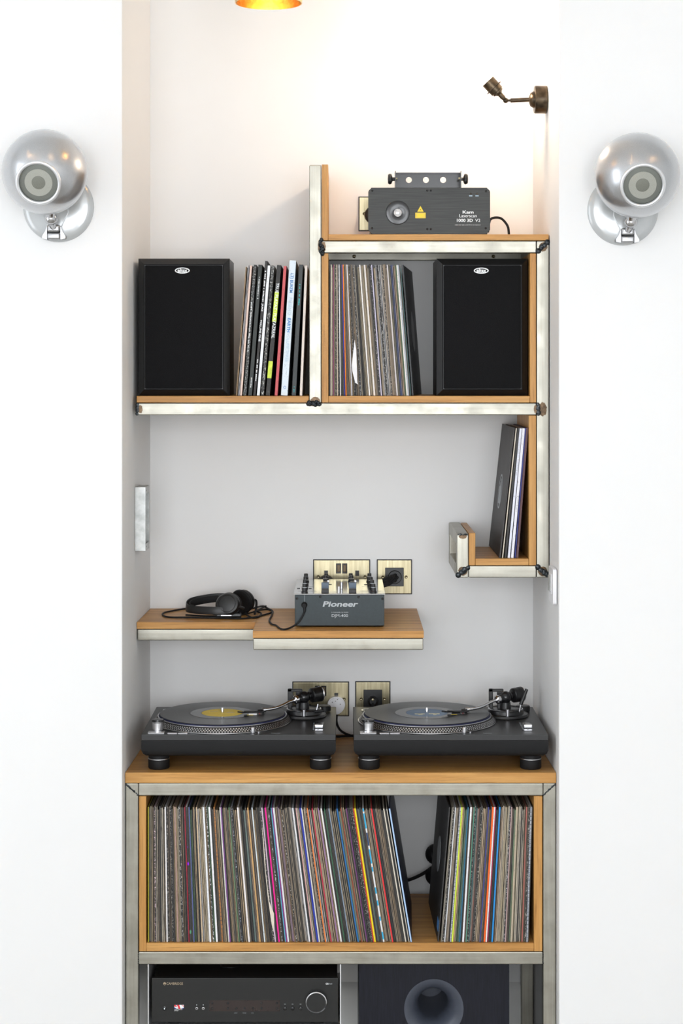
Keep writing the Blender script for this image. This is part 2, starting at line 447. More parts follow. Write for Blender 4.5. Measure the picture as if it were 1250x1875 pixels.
# ================================================================ the room
CEIL = 3.3
WF, WB = -0.04, 0.4525                     # face of the front wall, back wall of the alcove
LF, LB = -0.5057, -0.4923                  # alcove's left side wall, front and back
RF, RB = 0.5014, 0.4928
def wall_l(Y): return LF + (LB - LF) * (Y - WF) / (WB - WF)
def wall_r(Y): return RF + (RB - RF) * (Y - WF) / (WB - WF)
struct(B().plate([(-2.7, WF), (LF - 0.004, WF), (LF - 0.001, WF + 0.001), (LF - 0.0002, WF + 0.004), (LB - 0.0004, WB), (LB - 0.0004, 0.62), (-2.7, 0.62)], [], 0, CEIL, 'xy').build('wall_front_left', 'wall_paint'))
struct(B().plate([(2.7, WF), (RF + 0.004, WF), (RF + 0.001, WF + 0.001), (RF + 0.0002, WF + 0.004), (RB + 0.0004, WB), (RB + 0.0004, 0.62), (2.7, 0.62)], [], 0, CEIL, 'xy').build('wall_front_right', 'wall_paint'))
struct(B().plate([(LF - 0.0006, WF + 0.004), (LF, WF + 0.004), (LB, WB), (LB - 0.0006, WB)], [], 0, CEIL, 'xy').build('wall_alcove_left', 'wall_paint'))
struct(B().plate([(RF + 0.0006, WF + 0.004), (RF, WF + 0.004), (RB, WB), (RB + 0.0006, WB)], [], 0, CEIL, 'xy').build('wall_alcove_right', 'wall_paint'))
struct(B().box(LB, RB, WB, 0.62, 0, CEIL).build('wall_alcove_back', 'wall_paint'))
struct(B().box(-2.8, 2.8, -6.7, 0.62, -0.1, 0).build('floor', 'oak_floor'))
struct(B().box(-2.8, 2.8, -6.7, 0.62, CEIL, CEIL + 0.1).build('ceiling', 'ceiling_paint'))
struct(B().box(2.7, 2.8, -6.6, 0.62, 0, CEIL).build('wall_right', 'wall_paint'))
struct(B().plate(rrect(-6.6, 0.62, 0, CEIL), [rrect(-2.5, -0.9, 0.85, 3.05)], -2.8, -2.7, 'yz').build('wall_left', 'wall_paint'))
struct(B().plate(rrect(-2.8, 2.8, 0, CEIL), [rrect(-1.75, -0.15, 0.85, 3.05), rrect(0.15, 1.75, 0.85, 3.05)], -6.7, -6.6, 'xz').build('wall_rear', 'wall_paint'))
def window(name, c, axis):
    b = B()
    x0, x1, z0, z1 = -0.8, 0.8, 0.85, 3.05
    b2 = []
    b.plate(rrect(x0, x1, z0, z1), [rrect(x0 + .06, -0.02, z0 + .06, 1.92), rrect(0.02, x1 - .06, z0 + .06, 1.92), rrect(x0 + .06, -0.02, 1.96, z1 - .06), rrect(0.02, x1 - .06, 1.96, z1 - .06)], -0.035, 0.015)
    if axis == 'x': bmesh.ops.rotate(b.bm, verts=b.bm.verts, cent=(0, 0, 0), matrix=Matrix.Rotation(PI / 2, 3, 'Z'))
    bmesh.ops.translate(b.bm, verts=b.bm.verts, vec=c)
    return struct(b.build(name, 'white_plastic'))
window('window_1', (-2.77, -1.7, 0), 'x'); window('window_2', (-0.95, -6.67, 0), 'y'); window('window_3', (0.95, -6.67, 0), 'y')
# tall moulded skirting board along the back of the alcove, seen below the desk
prof = [(WB, 0), (WB - 0.018, 0), (WB - 0.018, 0.20), (WB - 0.012, 0.212), (WB - 0.016, 0.232), (WB - 0.006, 0.255), (WB, 0.262)]
struct(B().plate([(y, z) for y, z in prof], [], LB + 0.001, RB - 0.001, 'yz').build('baseboard_back', 'skirting_paint'))

# ================================================================ desk cabinet: welded steel frame, oak box and top
T = 0.030
def tube_box(b, x0, x1, y0, y1, z0, z1): return b.box(x0, x1, y0, y1, z0, z1, 0, 0.0028, 2)
desk = thing('steel_desk', (0, 0.22, 0), 'welded steel desk with thick oak top and record compartment, standing in the alcove', 'desk')
g = 0.0012
B().plate([(wall_l(0) + g, 0), (wall_r(0) - g, 0), (wall_r(WB) - g, WB - 0.002), (wall_l(WB) + g, WB - 0.002)], [], 0.8762, 0.90, 'xy').build('worktop', 'oak_x', desk)
def dtube(name, x0, x1, y0, y1, z0, z1, mat): return tube_box(B(), x0, x1, y0, y1, z0, z1).build(name, mat, desk)
LX, RX = -0.5030, 0.4995
dtube('leg', LX, LX + T, 0, T, 0, 0.8755, 'steel_z'); dtube('leg', RX - T, RX, 0, T, 0, 0.8755, 'steel_z')
dtube('leg', -0.4895, -0.4595, 0.41, 0.44, 0, 0.8755, 'steel_z'); dtube('leg', 0.4595, 0.4895, 0.41, 0.44, 0, 0.8755, 'steel_z')
dtube('rail', LX + T, RX - T, 0, T, 0.8463, 0.8755, 'steel_x'); dtube('rail', LX + T, RX - T - 0.0006, 0, T, 0.4532, 0.4824, 'steel_x')
dtube('rail', -0.4595, 0.4595, 0.41, 0.44, 0.8463, 0.8755, 'steel_x'); dtube('rail', -0.4595, 0.4595, 0.41, 0.44, 0.4532, 0.4824, 'steel_x')
for z in (0.8463, 0.4532):
    dtube('side_rail', -0.4890, -0.4745, T, 0.41, z, z + 0.0292, 'steel_x'); dtube('side_rail', 0.4725, 0.4885, T, 0.41, z, z + 0.0292, 'steel_x')
def dplank(x0, x1, z0, z1, mat): return B().box(x0, x1, 0.001, 0.405, z0, z1, 0, 0.0008, 1).build('plank', mat, desk)
dplank(-0.4715, -0.4550, 0.4835, 0.8452, 'oak_z'); dplank(0.4482, 0.4680, 0.4835, 0.8452, 'oak_z'); dplank(-0.4548, 0.4480, 0.4835, 0.5028, 'oak_x')
# folded sheet tray that hangs below the frame and carries the amplifier
trx0, trx1 = PX(270.5, 0.002), PX(624, 0.002)
tr = B().box(trx0, trx0 + 0.0022, 0.002, 0.40, 0.303, 0.4530).box(trx1 - 0.0022, trx1, 0.002, 0.40, 0.303, 0.4530).box(trx0, trx1, 0.002, 0.40, 0.3005, 0.303)
tr.build('hanging_tray', 'pale_silver', desk)
def weld(parent, pts, r, w=0.5):
    """lumpy bead of weld metal along a joint, on the tubes' front"""
    b = B(); rnd = random.Random(len(pts) + int(abs(pts[0][0]) * 1000))
    pts = [Vector(p) for p in pts]; n = max(3, int((pts[-1] - pts[0]).length / 0.0035))
    for i in range(n + 1):
        p = pts[0].lerp(pts[-1], i / n); rr = r * (0.75 + 0.5 * rnd.random())
        b.lathe([(0, -rr * w), (rr * 0.8, -rr * w * 0.6), (rr, 0), (rr * 0.8, rr * w * 0.6), (0, rr * w)], p + Vector((rnd.uniform(-1, 1), 0, rnd.uniform(-1, 1))) * r * 0.3, (0, -1, 0), 9)
    return b.build('weld', 'weld_bead', parent)
weld(desk, [(LX + 0.003, 0.0002, 0.872), (LX + T - 0.002, 0.0002, 0.849)], 0.0024); weld(desk, [(RX - 0.003, 0.0002, 0.872), (RX - T + 0.001, 0.0002, 0.848)], 0.0024)
weld(desk, [(LX + T, 0.001, 0.456), (LX + T, 0.001, 0.480)], 0.0014); weld(desk, [(RX - T, 0.001, 0.456), (RX - T, 0.001, 0.480)], 0.0014)

# ================================================================ upper shelf unit
YU = 0.12
def UX(px): return PX(px, YU)
def UZ(py): return PZ(py, YU)
unit = thing('wall_shelf_unit', (0, 0.28, UZ(1058)), 'welded raw steel wall unit with oak shelves, open box and hooked end', 'shelf')
def utube(name, x0, x1, y0, y1, z0, z1, mat): return tube_box(B(), x0, x1, y0, y1, z0, z1).build(name, mat, unit)
F0, F1, K0, K1 = YU, YU + T, 0.4195, 0.4495
zt1, zt0 = UZ(441), UZ(463); zb1, zb0 = UZ(738), UZ(760); zh1, zh0 = UZ(1036), UZ(1058)
xp0, xp1 = UX(566), UX(588); xr0, xr1 = UX(982), UX(1005); xh0, xh1 = UX(836), UX(857.5)
xl = UX(250)
X, Z = 'steel_x', 'steel_z'
utube('post', xp0, xp1, F0, F1, zb1 + 0.0004, UZ(302), Z)
utube('post', xr0, xr1, F0, F1, zh0, zt1, Z)
utube('rail', xp1 + 0.0004, xr0 - 0.0002, F0, F1, zt0, zt1, X)
utube('rail', xl, xr0 - 0.0004, F0, F1, zb0, zb1, X)
utube('rail', xh1, xr0 - 0.0002, F0, F1, zh0, zh1, X)
utube('post', xh0, xh1, F0, F1, zh0, UZ(977), Z)
# rear frame against the wall
rx1 = 0.4905; rx0 = rx1 - T
utube('rear_post', rx0, rx1, K0, K1, zh0, zt1, Z); utube('rear_rail', xp1, rx0, K0, K1, zt0, zt1, X); utube('rear_rail', xl + 0.004, rx0, K0, K1, zb0, zb1, X)
utube('rear_rail', xh1, rx0, K0, K1, zh0, zh1, X); utube('rear_post', xh0, xh1, K0, K1, zh0, UZ(977), Z); utube('rear_post', xp0, xp1, K0, K1, zb1, zt1, Z)
# bars running back to the wall
for (x0, x1, z0, z1) in ((xh0, xh1, UZ(977) - (zh1 - zh0), UZ(977)), (xh0, xh1, zh0, zh1), (xl + 0.004, xl + 0.034, zb0, zb1), (xp0, xp1, zb0, zb1 - 0.0002), (rx0 - 0.002, rx1 - 0.002, zb0, zb1), (rx0 - 0.002, rx1 - 0.002, zt0, zt1), (rx0 - 0.002, rx1 - 0.002, zh0, zh1)):
    utube('cross_bar', x0, x1, F1, K0, z0, z1, X)
def uplank(x0, x1, z0, z1, mat, y1=0.418): return B().box(x0, x1, YU + 0.0005, y1, z0, z1, 0, 0.0008, 1).build('plank', mat, unit)
q = 0.0010
ZS = UZ(725)                                                     # top of the speaker shelf
ZL = UZ(429)                                                     # top of the upper shelf
ZH = UZ(1023)                                                    # floor of the hooked end
uplank(xl, xp0 - q, zb1 + q, ZS, 'oak_x', 0.449)
uplank(xp1 + q, UX(601), zb1 + q, zt0 - q, 'oak_z'); uplank(UX(970), xr0 - q, zb1 + q, zt0 - q, 'oak_z'); uplank(UX(601) + 0.0003, UX(970) - 0.0003, zb1 + q, ZS, 'oak_x')
uplank(xp1 + q, UX(600.5), zt1 + q, UZ(301), 'oak_z', 0.449); uplank(UX(600.8), xr1 - 0.001, zt1 + q, ZL, 'oak_x', 0.449)
uplank(xh1 + q, UX(870), zh1 + q, UZ(976), 'oak_z'); uplank(UX(870.3), UX(967.7), zh1 + q, ZH, 'oak_x'); uplank(UX(968), xr0 - q, zh1 + q, zb0 - q, 'oak_z')
for px in (648, 903):
    c = PT(px, 469.5, K0)
    B().lathe([(0.0046, 0), (0.0046, 0.0012), (0.0036, 0.0022), (0.0018, 0.0010), (0, 0.0010)], c, (0, -1, 0), 14).build('screw', 'brushed_brass', unit)
yw = YU + 0.0003
for (cx, cz, sx_, sz_) in ((588.5, 452, 6.5, 13), (575, 738.5, 11, 6)):
    c = PT(cx, cz, yw)
    b = B(); rnd = random.Random(int(cx))
    for i in range(16):
        a = i / 15 * 2 - 1
        p = c + Vector(((a if sx_ > sz_ else rnd.uniform(-.5, .5)) * sx_, 0, (a if sz_ > sx_ else rnd.uniform(-.5, .5)) * sz_)) * (1 / 764.0)
        b.ball(p, 0.0036 + 0.002 * rnd.random(), 9, 0, 5)
    b.build('weld', 'weld_bead', unit)
weld(unit, [PT(1001, 445, yw), PT(985, 460, yw)], 0.0062, 0.26); weld(unit, [PT(1001, 1053, yw), PT(984, 1039, yw)], 0.0062, 0.26); weld(unit, [PT(840, 1053, yw), PT(855, 1039, yw)], 0.0066, 0.26)
weld(unit, [PT(985.5, 740, yw), PT(985.5, 759, yw)], 0.0050, 0.4); weld(unit, [PT(251.5, 741, yw), PT(251.5, 758, yw)], 0.0040, 0.4); weld(unit, [PT(839, 979, yw), PT(855, 979, yw)], 0.0026, 0.4)
# heat marks the welding left on the steel
for (cx, cy, ax_, az_) in ((589, 452, 9.5, 16), (577, 733, 10.5, 8), (575, 741, 15, 4), (257, 749, 5, 9.5), (980, 749, 4, 9.5), (993, 749, 10, 16), (994, 452, 10, 10.5), (993, 1046, 10.5, 11), (847, 1046, 10.5, 10.5), (847, 982, 9.5, 5.5)):
    c = PT(cx, cy, YU)
    x0, x1 = max(c.x - ax_ / 764, -9), c.x + ax_ / 764
    b = B(); rnd = random.Random(int(cx + cy)); n = 26
    loop = []
    for i in range(n):
        a = 2 * PI * i / n; k = 0.72 + 0.14 * rnd.random()
        x = c.x + math.cos(a) * ax_ / 764 * k; z = c.z + math.sin(a) * az_ / 764 * k
        x = min(max(x, xl + 0.002), xr1 - 0.002)
        loop.append((x, z))
    # keep each mark on the tubes it belongs to
    if (cx, cy) == (589, 452): loop = [(min(max(x, xp0 + 0.004), xr1), (min(max(z, zt0 + 0.003), zt1 - 0.003) if x > xp1 else z)) for x, z in loop]
    elif cx == 577: loop = [(min(max(x, xp0 + 0.003), xp1 - 0.003), max(z, zb1 + 0.001)) for x, z in loop]
    elif (cx, cy) == (993, 749): loop = [(max(x, xr0 + 0.002), z) for x, z in loop]
    elif cy == 982: loop = [(min(max(x, xh0 + 0.003), xh1 - 0.003), min(z, UZ(977) - 0.003)) for x, z in loop]
    elif cy == 1046: loop = [(x, min(max(z, zh0 + 0.003), zh1 + 0.004 if xh0 < x < xh1 or x > xr0 else zh1 - 0.003)) for x, z in loop]
    else: loop = [(x, min(max(z, c.z - 0.0125), c.z + 0.0125)) for x, z in loop]
    b.plate(loop, [], YU - 0.00015, YU + 0.002).build('heat_mark', 'heat_tint', unit)

# ================================================================ floating shelf
ZF = 1.224
fs = thing('floating_shelf', (-0.15, 0.3, 1.18), 'stepped oak floating shelf on flat steel tubes below the shelf unit', 'shelf')
YA, YB = 0.1945, 0.0425
xa0 = wall_l(YA) + 0.0012; xm = -0.2085; xb1 = 0.1935
B().plate([(xa0, YA), (xm - 0.0006, YA), (xm - 0.0006, WB - 0.001), (wall_l(WB) + 0.001, WB - 0.001)], [], ZF - 0.0163, ZF, 'xy').build('plank', 'oak_x', fs)
B().plate([(xm, YB), (xb1, YB), (xb1, WB - 0.001), (xm, WB - 0.001)], [], ZF - 0.0163, ZF, 'xy').build('plank', 'oak_x', fs)
tube_box(B(), xa0 + 0.001, xm - 0.001, YA + 0.001, YA + 0.03, 1.179, 1.2062).build('tube', 'steel_x', fs)
tube_box(B(), xm + 0.0005, xb1 - 0.001, YB + 0.001, YB + 0.03, 1.179, 1.2062).build('tube', 'steel_x', fs)
for x in (xa0 + 0.002, xm - 0.032): tube_box(B(), x + (0.012 if x < -0.4 else 0), x + 0.03, YA + 0.03, WB - 0.001, 1.179, 1.2062).build('bracket_tube', 'steel_x', fs)
for x in (xm + 0.001, xb1 - 0.031): tube_box(B(), x, x + 0.03, YB + 0.03, WB - 0.001, 1.179, 1.2062).build('bracket_tube', 'steel_x', fs)

# ================================================================ record sleeves
SL = 0.315
MESH = {}
def sleeve_mesh(kind, w, spine='sleeve_spine'):
    w = round(w * 1e4) / 1e4
    key = (kind, w, spine)
    if key in MESH: return MESH[key]
    b = B(); h = w / 2
    if kind == 'open':                              # two cards open towards the room, darker contents set back
        c = min(0.0008, w * 0.27)
        for s in (-1, 1):
            x0, x1 = (-h, -h + c) if s < 0 else (h - c, h)
            b.box(x0, x1, 0.0006, SL, 0, SL, 2); b.box(x0, x1, 0, 0.0006, 0, SL, 0)
        b.box(-h + c, h - c, 0.0022, SL - 0.002, 0.0012, SL - 0.002, 1)
        mats = ['sleeve_edge', 'sleeve_inner', 'sleeve_face']
    else:                                           # closed spine
        b.box(-h, h, 0.0008, SL, 0, SL, 1)
        b.box(-h, h, 0, 0.0008, 0, SL, 0, min(0.0004, h * 0.4), 1)
        mats = [spine, 'sleeve_face']
    bmesh.ops.recalc_face_normals(b.bm, faces=b.bm.faces)
    me = bpy.data.meshes.new('record_sleeve'); b.bm.to_mesh(me); b.bm.free()
    for mm in mats: me.materials.append(MATS[mm])
    MESH[key] = me; return me
def sleeve(kind, w, color, X, Y, Z, lean, label, group, spine='sleeve_spine', yaw=0.0, H=1.0):
    o = bpy.data.objects.new('record_sleeve', sleeve_mesh(kind, w, spine))
    COL.objects.link(o)
    o.rotation_euler = (0, lean, yaw); o.scale = (1, 1, H)
    o.location = (X, Y, Z + abs(math.sin(lean)) * w / 2 + 0.0002)
    o.color = (*color, 1)
    tag(o, label, 'record', group); return o
TANS = [((0.60, 0.44, 0.27), 'tan'), ((0.46, 0.33, 0.19), 'brown'), ((0.70, 0.56, 0.39), 'sandy'), ((0.34, 0.24, 0.15), 'brown'), ((0.80, 0.71, 0.57), 'cream'), ((0.10, 0.09, 0.08), 'dark'), ((0.52, 0.42, 0.31), 'tan'),
        ((0.22, 0.17, 0.12), 'dark brown'), ((0.40, 0.34, 0.23), 'olive brown'), ((0.05, 0.05, 0.05), 'dark'), ((0.66, 0.48, 0.33), 'sandy'), ((0.26, 0.20, 0.15), 'dark brown'), ((0.55, 0.45, 0.29), 'tan'), ((0.07, 0.065, 0.06), 'dark')]
ODD = [((0.10, 0.24, 0.24), 'teal'), ((0.24, 0.12, 0.28), 'purple'), ((0.14, 0.26, 0.13), 'green'), ((0.12, 0.16, 0.38), 'blue'), ((0.42, 0.14, 0.11), 'reddish'), ((0.70, 0.70, 0.72), 'pale grey'), ((0.20, 0.12, 0.09), 'chestnut')]
def lerp_table(tab, x):
    for (a, va), (c, vc) in zip(tab, tab[1:]):
        if x <= c: return va + (vc - va) * (x - a) / (c - a)
    return tab[-1][1]
def short(w):
    for a, c in (('coloured dots', 'dotted black'), ('black lettering', 'white lettered'), ('white lettering', 'black lettered')):
        if a in w: return c
    return w.split(' record sleeve')[0]
def row(Y, Z, b0, b1, tops, specials, pitch, label, group, seed, where, last=None):
    """a packed row: b0..b1 the px where the sleeves' feet stand, tops the px of their heads"""
    rnd = random.Random(seed); s = sc_at(Y); x = b0; prev = None
    sp = sorted(specials); k = 0; n = 0
    SLp = SL * s
    while x < b1 - 1.0:
        spec = None; w = pitch * rnd.uniform(0.74, 1.28)
        if k < len(sp) and x + w * 0.6 >= sp[k][0] - sp[k][1] / 2:
            spec = sp[k]; k += 1; w = spec[1] + 0.25
        if x + w > b1: w = max(b1 - x, 1.6)
        cb = x + w / 2
        def head(q): return lerp_table(tops, q)
        lean = math.asin(max(-0.3, min(0.3, (head(cb) - cb) / SLp)))
        tw = (head(x + w) - head(x)) if w > 0 else w
        wt = min(w, tw) / s * math.cos(lean) - 0.0002
        wt = max(wt, 0.0013)
        yj = Y + rnd.uniform(0.0, 0.005)
        X_ = (cb - 625.0) / s
        if spec:
            col, knd, mat, words = spec[2], spec[3], spec[4], spec[5]
            twin = sum(1 for q_ in sp if q_[5] == words) > 1
            near = short(sp[k - 2][5]) if k > 1 and sp[k - 2][5] != words else (short(sp[k][5]) if k < len(sp) else None)
            lb = '%s after the %s one, %s' % (words, near, label) if twin and near else '%s %s' % (words, where)
            sleeve(knd, wt, col, X_, Y + rnd.uniform(0, 0.0015), Z, lean, lb, group, mat or 'sleeve_spine')
        else:
            dark = rnd.random(); H_ = rnd.choice((1, 1, 1, 0.995, 0.985, 0.99, 0.98, 1.006))
            if dark < 0.72: (col, cw), knd, mat = rnd.choice(TANS), 'open', 'sleeve_spine'
            elif dark < 0.84: (col, cw), knd, mat = (rnd.choice(((0.02, 0.02, 0.02), (0.03, 0.028, 0.026), (0.05, 0.045, 0.04))), 'black-spined'), 'spine', 'sleeve_spine'
            elif dark < 0.93: (col, cw), knd, mat = ((0.45, 0.42, 0.38), 'speckled black'), 'spine', 'sleeve_specks'
            else: (col, cw), knd, mat = rnd.choice(ODD), 'open', 'sleeve_spine'
            pv = short(sp[k - 1][5]) if k else None; nx = short(sp[k][5]) if k < len(sp) else None
            if pv and nx and pv != nx: lb = '%s sleeve between the %s and %s records, %s' % (cw, pv, nx, label)
            else: lb = '%s sleeve beside the %s records, %s' % (cw, pv or nx, label)
            sleeve(knd, wt, col, X_, yj, Z, lean, lb, group, mat, H=H_)
        x += w; n += 1
    return n
ZR = 0.5031; YR = 0.006
WH = (0.78, 0.77, 0.78)
S_ = 'spine'
spec_left = [
 (272.5, 2.0, (0.42, 0.38, 0.02), S_, None, 'mustard-spined record sleeve'), (283, 2.6, (0.72, 0.55, 0.62), S_, 'sleeve_specks', 'pink and black speckled record sleeve'),
 (304.3, 2.5, WH, S_, None, 'slim white-spined record sleeve'), (327, 2.2, (0.42, 0.27, 0.24), S_, None, 'dusty rose record sleeve'),
 (335, 4.0, (0.5, 0.48, 0.46), S_, 'sleeve_specks', 'wide black speckled record sleeve'), (345.3, 2.3, (0.28, 0.012, 0.03), S_, None, 'dark red-spined record sleeve'),
 (350.5, 3.4, (1, 1, 1), S_, 'sleeve_dots', 'black record sleeve with coloured dots'), (356.6, 2.0, (0.10, 0.12, 0.30), S_, None, 'thin navy record sleeve'),
 (371, 2.6, (0.58, 0.44, 0.29), S_, None, 'plain tan-spined record sleeve'), (385.6, 3.2, (0.80, 0.82, 0.86), S_, None, 'wide white-spined record sleeve'),
 (391, 2.4, (0.80, 0.80, 0.82), S_, 'sleeve_specks', 'white record sleeve with black lettering specks'), (397.5, 3.8, (0.80, 0.80, 0.82), S_, None, 'wide white-spined record sleeve'),
 (405.6, 2.6, (0.75, 0.30, 0.05), S_, 'sleeve_check', 'orange and navy checked record sleeve'), (417.7, 1.9, WH, S_, None, 'slim white-spined record sleeve'), (420.4, 2.0, (0.22, 0.07, 0.28), S_, None, 'thin purple record sleeve'),
 (437.6, 2.0, (0.12, 0.22, 0.12), S_, None, 'dull green record sleeve'), (442.5, 2.4, (0.45, 0.5, 0.6), S_, 'sleeve_specks', 'blue-grey speckled record sleeve'), (455, 3.1, (0.80, 0.76, 0.76), S_, None, 'wide white-spined record sleeve'),
 (477.6, 2.2, (0.62, 0.36, 0.14), S_, None, 'amber-edged record sleeve'), (484, 2.2, (0.66, 0.74, 0.78), S_, None, 'ice-blue record sleeve'), (503, 2.6, (0.62, 0.48, 0.58), S_, None, 'lilac-spined record sleeve'),
 (510.3, 2.8, (0.90, 0.005, 0.30), S_, None, 'hot pink-spined record sleeve'), (516, 2.2, (0.70, 0.72, 0.74), S_, 'sleeve_specks', 'white record sleeve with black lettering specks'), (523.5, 2.0, (0.10, 0.35, 0.50), S_, None, 'teal-blue record sleeve'),
 (526.5, 2.0, (0.28, 0.03, 0.22), S_, None, 'plum-spined record sleeve'), (530, 3.2, (0.72, 0.72, 0.76), S_, None, 'wide white-spined record sleeve'), (545, 2.4, (0.6, 0.56, 0.5), S_, 'sleeve_specks', 'wide black speckled record sleeve'),
 (563, 3.0, (0.62, 0.60, 0.58), 'open', None, 'pale grey open record sleeve'), (567.5, 2.8, (0.74, 0.74, 0.76), S_, None, 'wide white-spined record sleeve'), (575, 2.0, (0.62, 0.36, 0.34), S_, None, 'salmon pink record sleeve'),
 (582.5, 3.4, (0.012, 0.03, 0.34), S_, None, 'royal blue-spined record sleeve'), (586.2, 2.0, WH, S_, None, 'slim white-spined record sleeve'), (597.6, 2.5, (0.78, 0.22, 0.05), S_, None, 'orange-spined record sleeve'),
 (607, 2.2, (0.50, 0.015, 0.06), S_, None, 'crimson-spined record sleeve'), (619.8, 1.9, (0.36, 0.20, 0.42), S_, None, 'violet record sleeve'), (624, 2.8, (0.80, 0.79, 0.78), S_, None, 'wide white-spined record sleeve'),
 (631, 2.0, (0.03, 0.12, 0.06), S_, None, 'dark green record sleeve'), (641, 2.0, (0.22, 0.28, 0.36), S_, None, 'slate blue record sleeve'), (655, 2.6, (0.01, 0.13, 0.36), S_, None, 'mid blue-spined record sleeve'), (661, 2.2, (0.24, 0.05, 0.025), S_, None, 'rust brown record sleeve'),
 (671, 2.0, (0.15, 0.04, 0.16), S_, None, 'dark plum record sleeve'), (684.8, 1.8, (0.55, 0.05, 0.03), S_, None, 'thin scarlet record sleeve'), (688, 2.9, (0.86, 0.66, 0.0), S_, None, 'bright yellow-spined record sleeve'),
 (703.3, 2.9, (1, 1, 1), S_, 'sleeve_bands', 'blue and white banded record sleeve'), (719, 2.5, (0.78, 0.02, 0.03), S_, None, 'bright red-spined record sleeve'), (744.5, 2.4, (0.66, 0.60, 0.50), S_, None, 'cream-edged record sleeve'), (747.4, 2.0, (0.66, 0.60, 0.50), S_, None, 'cream-edged record sleeve')]
n1 = row(YR, ZR, 270.5, 749.0, [(268, 268), (300, 297), (345, 337), (400, 385.5), (455, 434), (510, 484.5), (583, 550.5), (624, 587), (655, 616), (688, 651), (719, 680), (752, 711)],
    spec_left, 3.15, 'long row', 'records in the long row of the desk', 3, 'in the long row under the turntables')
c = sleeve('spine', 0.0034, (0.42, 0.60, 0.85), PX(752.2, YR) + 0.0006, YR, ZR, math.asin(-40 / 248), 'navy record sleeve with pale blue spine closing the long row under the turntables', 'records in the long row of the desk', yaw=-0.035)
simple('navy_card', (0.012, 0.018, 0.045), 0.45); c.material_slots[1].link = 'OBJECT'; c.material_slots[1].material = MATS['navy_card']
spec_right = [
 (808, 2.2, (0.58, 0.52, 0.42), 'open', None, 'cream open-edged record sleeve'), (813.6, 2.0, (0.70, 0.72, 0.74), S_, None, 'thin white record sleeve'), (823.6, 2.8, (0.80, 0.82, 0.85), S_, 'sleeve_check', 'black and white checked record sleeve'),
 (827.4, 2.9, (0.62, 0.78, 0.06), S_, None, 'lime green-spined record sleeve'), (831, 1.9, (0.60, 0.36, 0.18), S_, None, 'caramel-edged record sleeve'), (842.5, 2.2, (0.03, 0.16, 0.26), S_, None, 'petrol blue record sleeve'),
 (846, 3.0, (0.80, 0.79, 0.82), S_, None, 'white-spined record sleeve'), (853, 1.9, (0.08, 0.25, 0.18), S_, None, 'sea green record sleeve'), (878, 2.3, (0.03, 0.04, 0.20), S_, None, 'dark navy record sleeve'),
 (885.6, 3.4, (0.92, 0.13, 0.01), S_, None, 'flame orange-spined record sleeve'), (889.8, 2.6, (0.80, 0.78, 0.80), S_, None, 'white-spined record sleeve'), (892.6, 1.8, (0.36, 0.01, 0.07), S_, None, 'wine red record sleeve'),
 (900.8, 2.9, (0.01, 0.27, 0.70), S_, None, 'sky blue-spined record sleeve'), (922, 2.4, (0.75, 0.74, 0.76), S_, 'sleeve_specks', 'black record sleeve with white lettering specks'), (926, 2.2, (0.48, 0.33, 0.32), S_, None, 'faded pink record sleeve'),
 (936, 3.6, (0.46, 0.38, 0.28), S_, None, 'wide bare-card record sleeve'), (956, 2.0, (0.40, 0.12, 0.10), S_, None, 'brick red record sleeve'), (965.5, 2.8, (0.70, 0.74, 0.80), S_, 'sleeve_check', 'blue-white ladder-striped record sleeve')]
n2 = row(YR, ZR, 806.5, 968.0, [(800, 821), (808, 829), (846, 861), (885, 901), (922, 934), (968, 975.2)], spec_right, 3.0,
    'short row', 'records in the short row of the desk', 5, 'in the short row against the right oak side')
o = sleeve('spine', 0.0030, (0.03, 0.03, 0.03), PX(803.0, YR) - 0.001, YR + 0.004, ZR, math.asin(21 / 248), 'black record sleeve with a round window, first of the short row under the turntables', 'records in the short row of the desk', yaw=0.02)
B().lathe([(0.042, 0), (0.042, 0.0004), (0.0, 0.0005)], (-0.0015, 0.155, 0.165), (-1, 0, 0), 28).build('label_window', 'grey_print', o, local=True)
B().box(-0.0020, -0.0015, 0.01, 0.05, 0.02, 0.045).build('print', 'blue_print', o, local=True)

YBX = 0.131
spec_box = [(606.5, 2.2, (0.72, 0.66, 0.56), S_, None, 'cream paper-edged record sleeve'), (609.5, 1.9, (0.20, 0.03, 0.11), S_, None, 'maroon record sleeve'), (617, 2.0, (0.64, 0.55, 0.42), S_, None, 'straw-coloured record sleeve'),
 (624, 2.2, (0.76, 0.75, 0.77), S_, None, 'thin white record sleeve'), (630.5, 1.9, (0.05, 0.05, 0.40), S_, None, 'indigo record sleeve'), (633.7, 2.8, (0.88, 0.22, 0.02), S_, None, 'orange-spined record sleeve'), (645, 2.4, (0.76, 0.75, 0.80), S_, None, 'thin white record sleeve'),
 (660, 3.0, (0.55, 0.55, 0.55), S_, 'sleeve_specks', 'black flecked record sleeve'), (678, 3.0, (0.80, 0.78, 0.75), S_, None, 'wide white-spined record sleeve'), (686.6, 2.8, (0.80, 0.76, 0.74), S_, None, 'wide white-spined record sleeve'),
 (698, 2.0, (0.55, 0.52, 0.66), S_, None, 'pale lilac record sleeve'), (716, 2.2, (0.62, 0.54, 0.46), 'open', None, 'sandy open-edged record sleeve'), (728, 2.2, (0.60, 0.56, 0.58), S_, None, 'pinkish grey record sleeve'), (745, 2.6, (0.74, 0.70, 0.68), S_, None, 'off-white record sleeve'), (749, 2.0, (0.36, 0.40, 0.44), S_, None, 'grey-blue record sleeve')]
n3 = row(YBX, ZS + 0.0001, 602.0, 752.0, [(600, 601.5), (620, 618.5), (634, 628), (660, 646), (678, 659.5), (700, 682), (753, 734)], spec_box, 2.5,
    'upper box', 'records in the open box', 9, 'in the open steel box beside the black speaker')
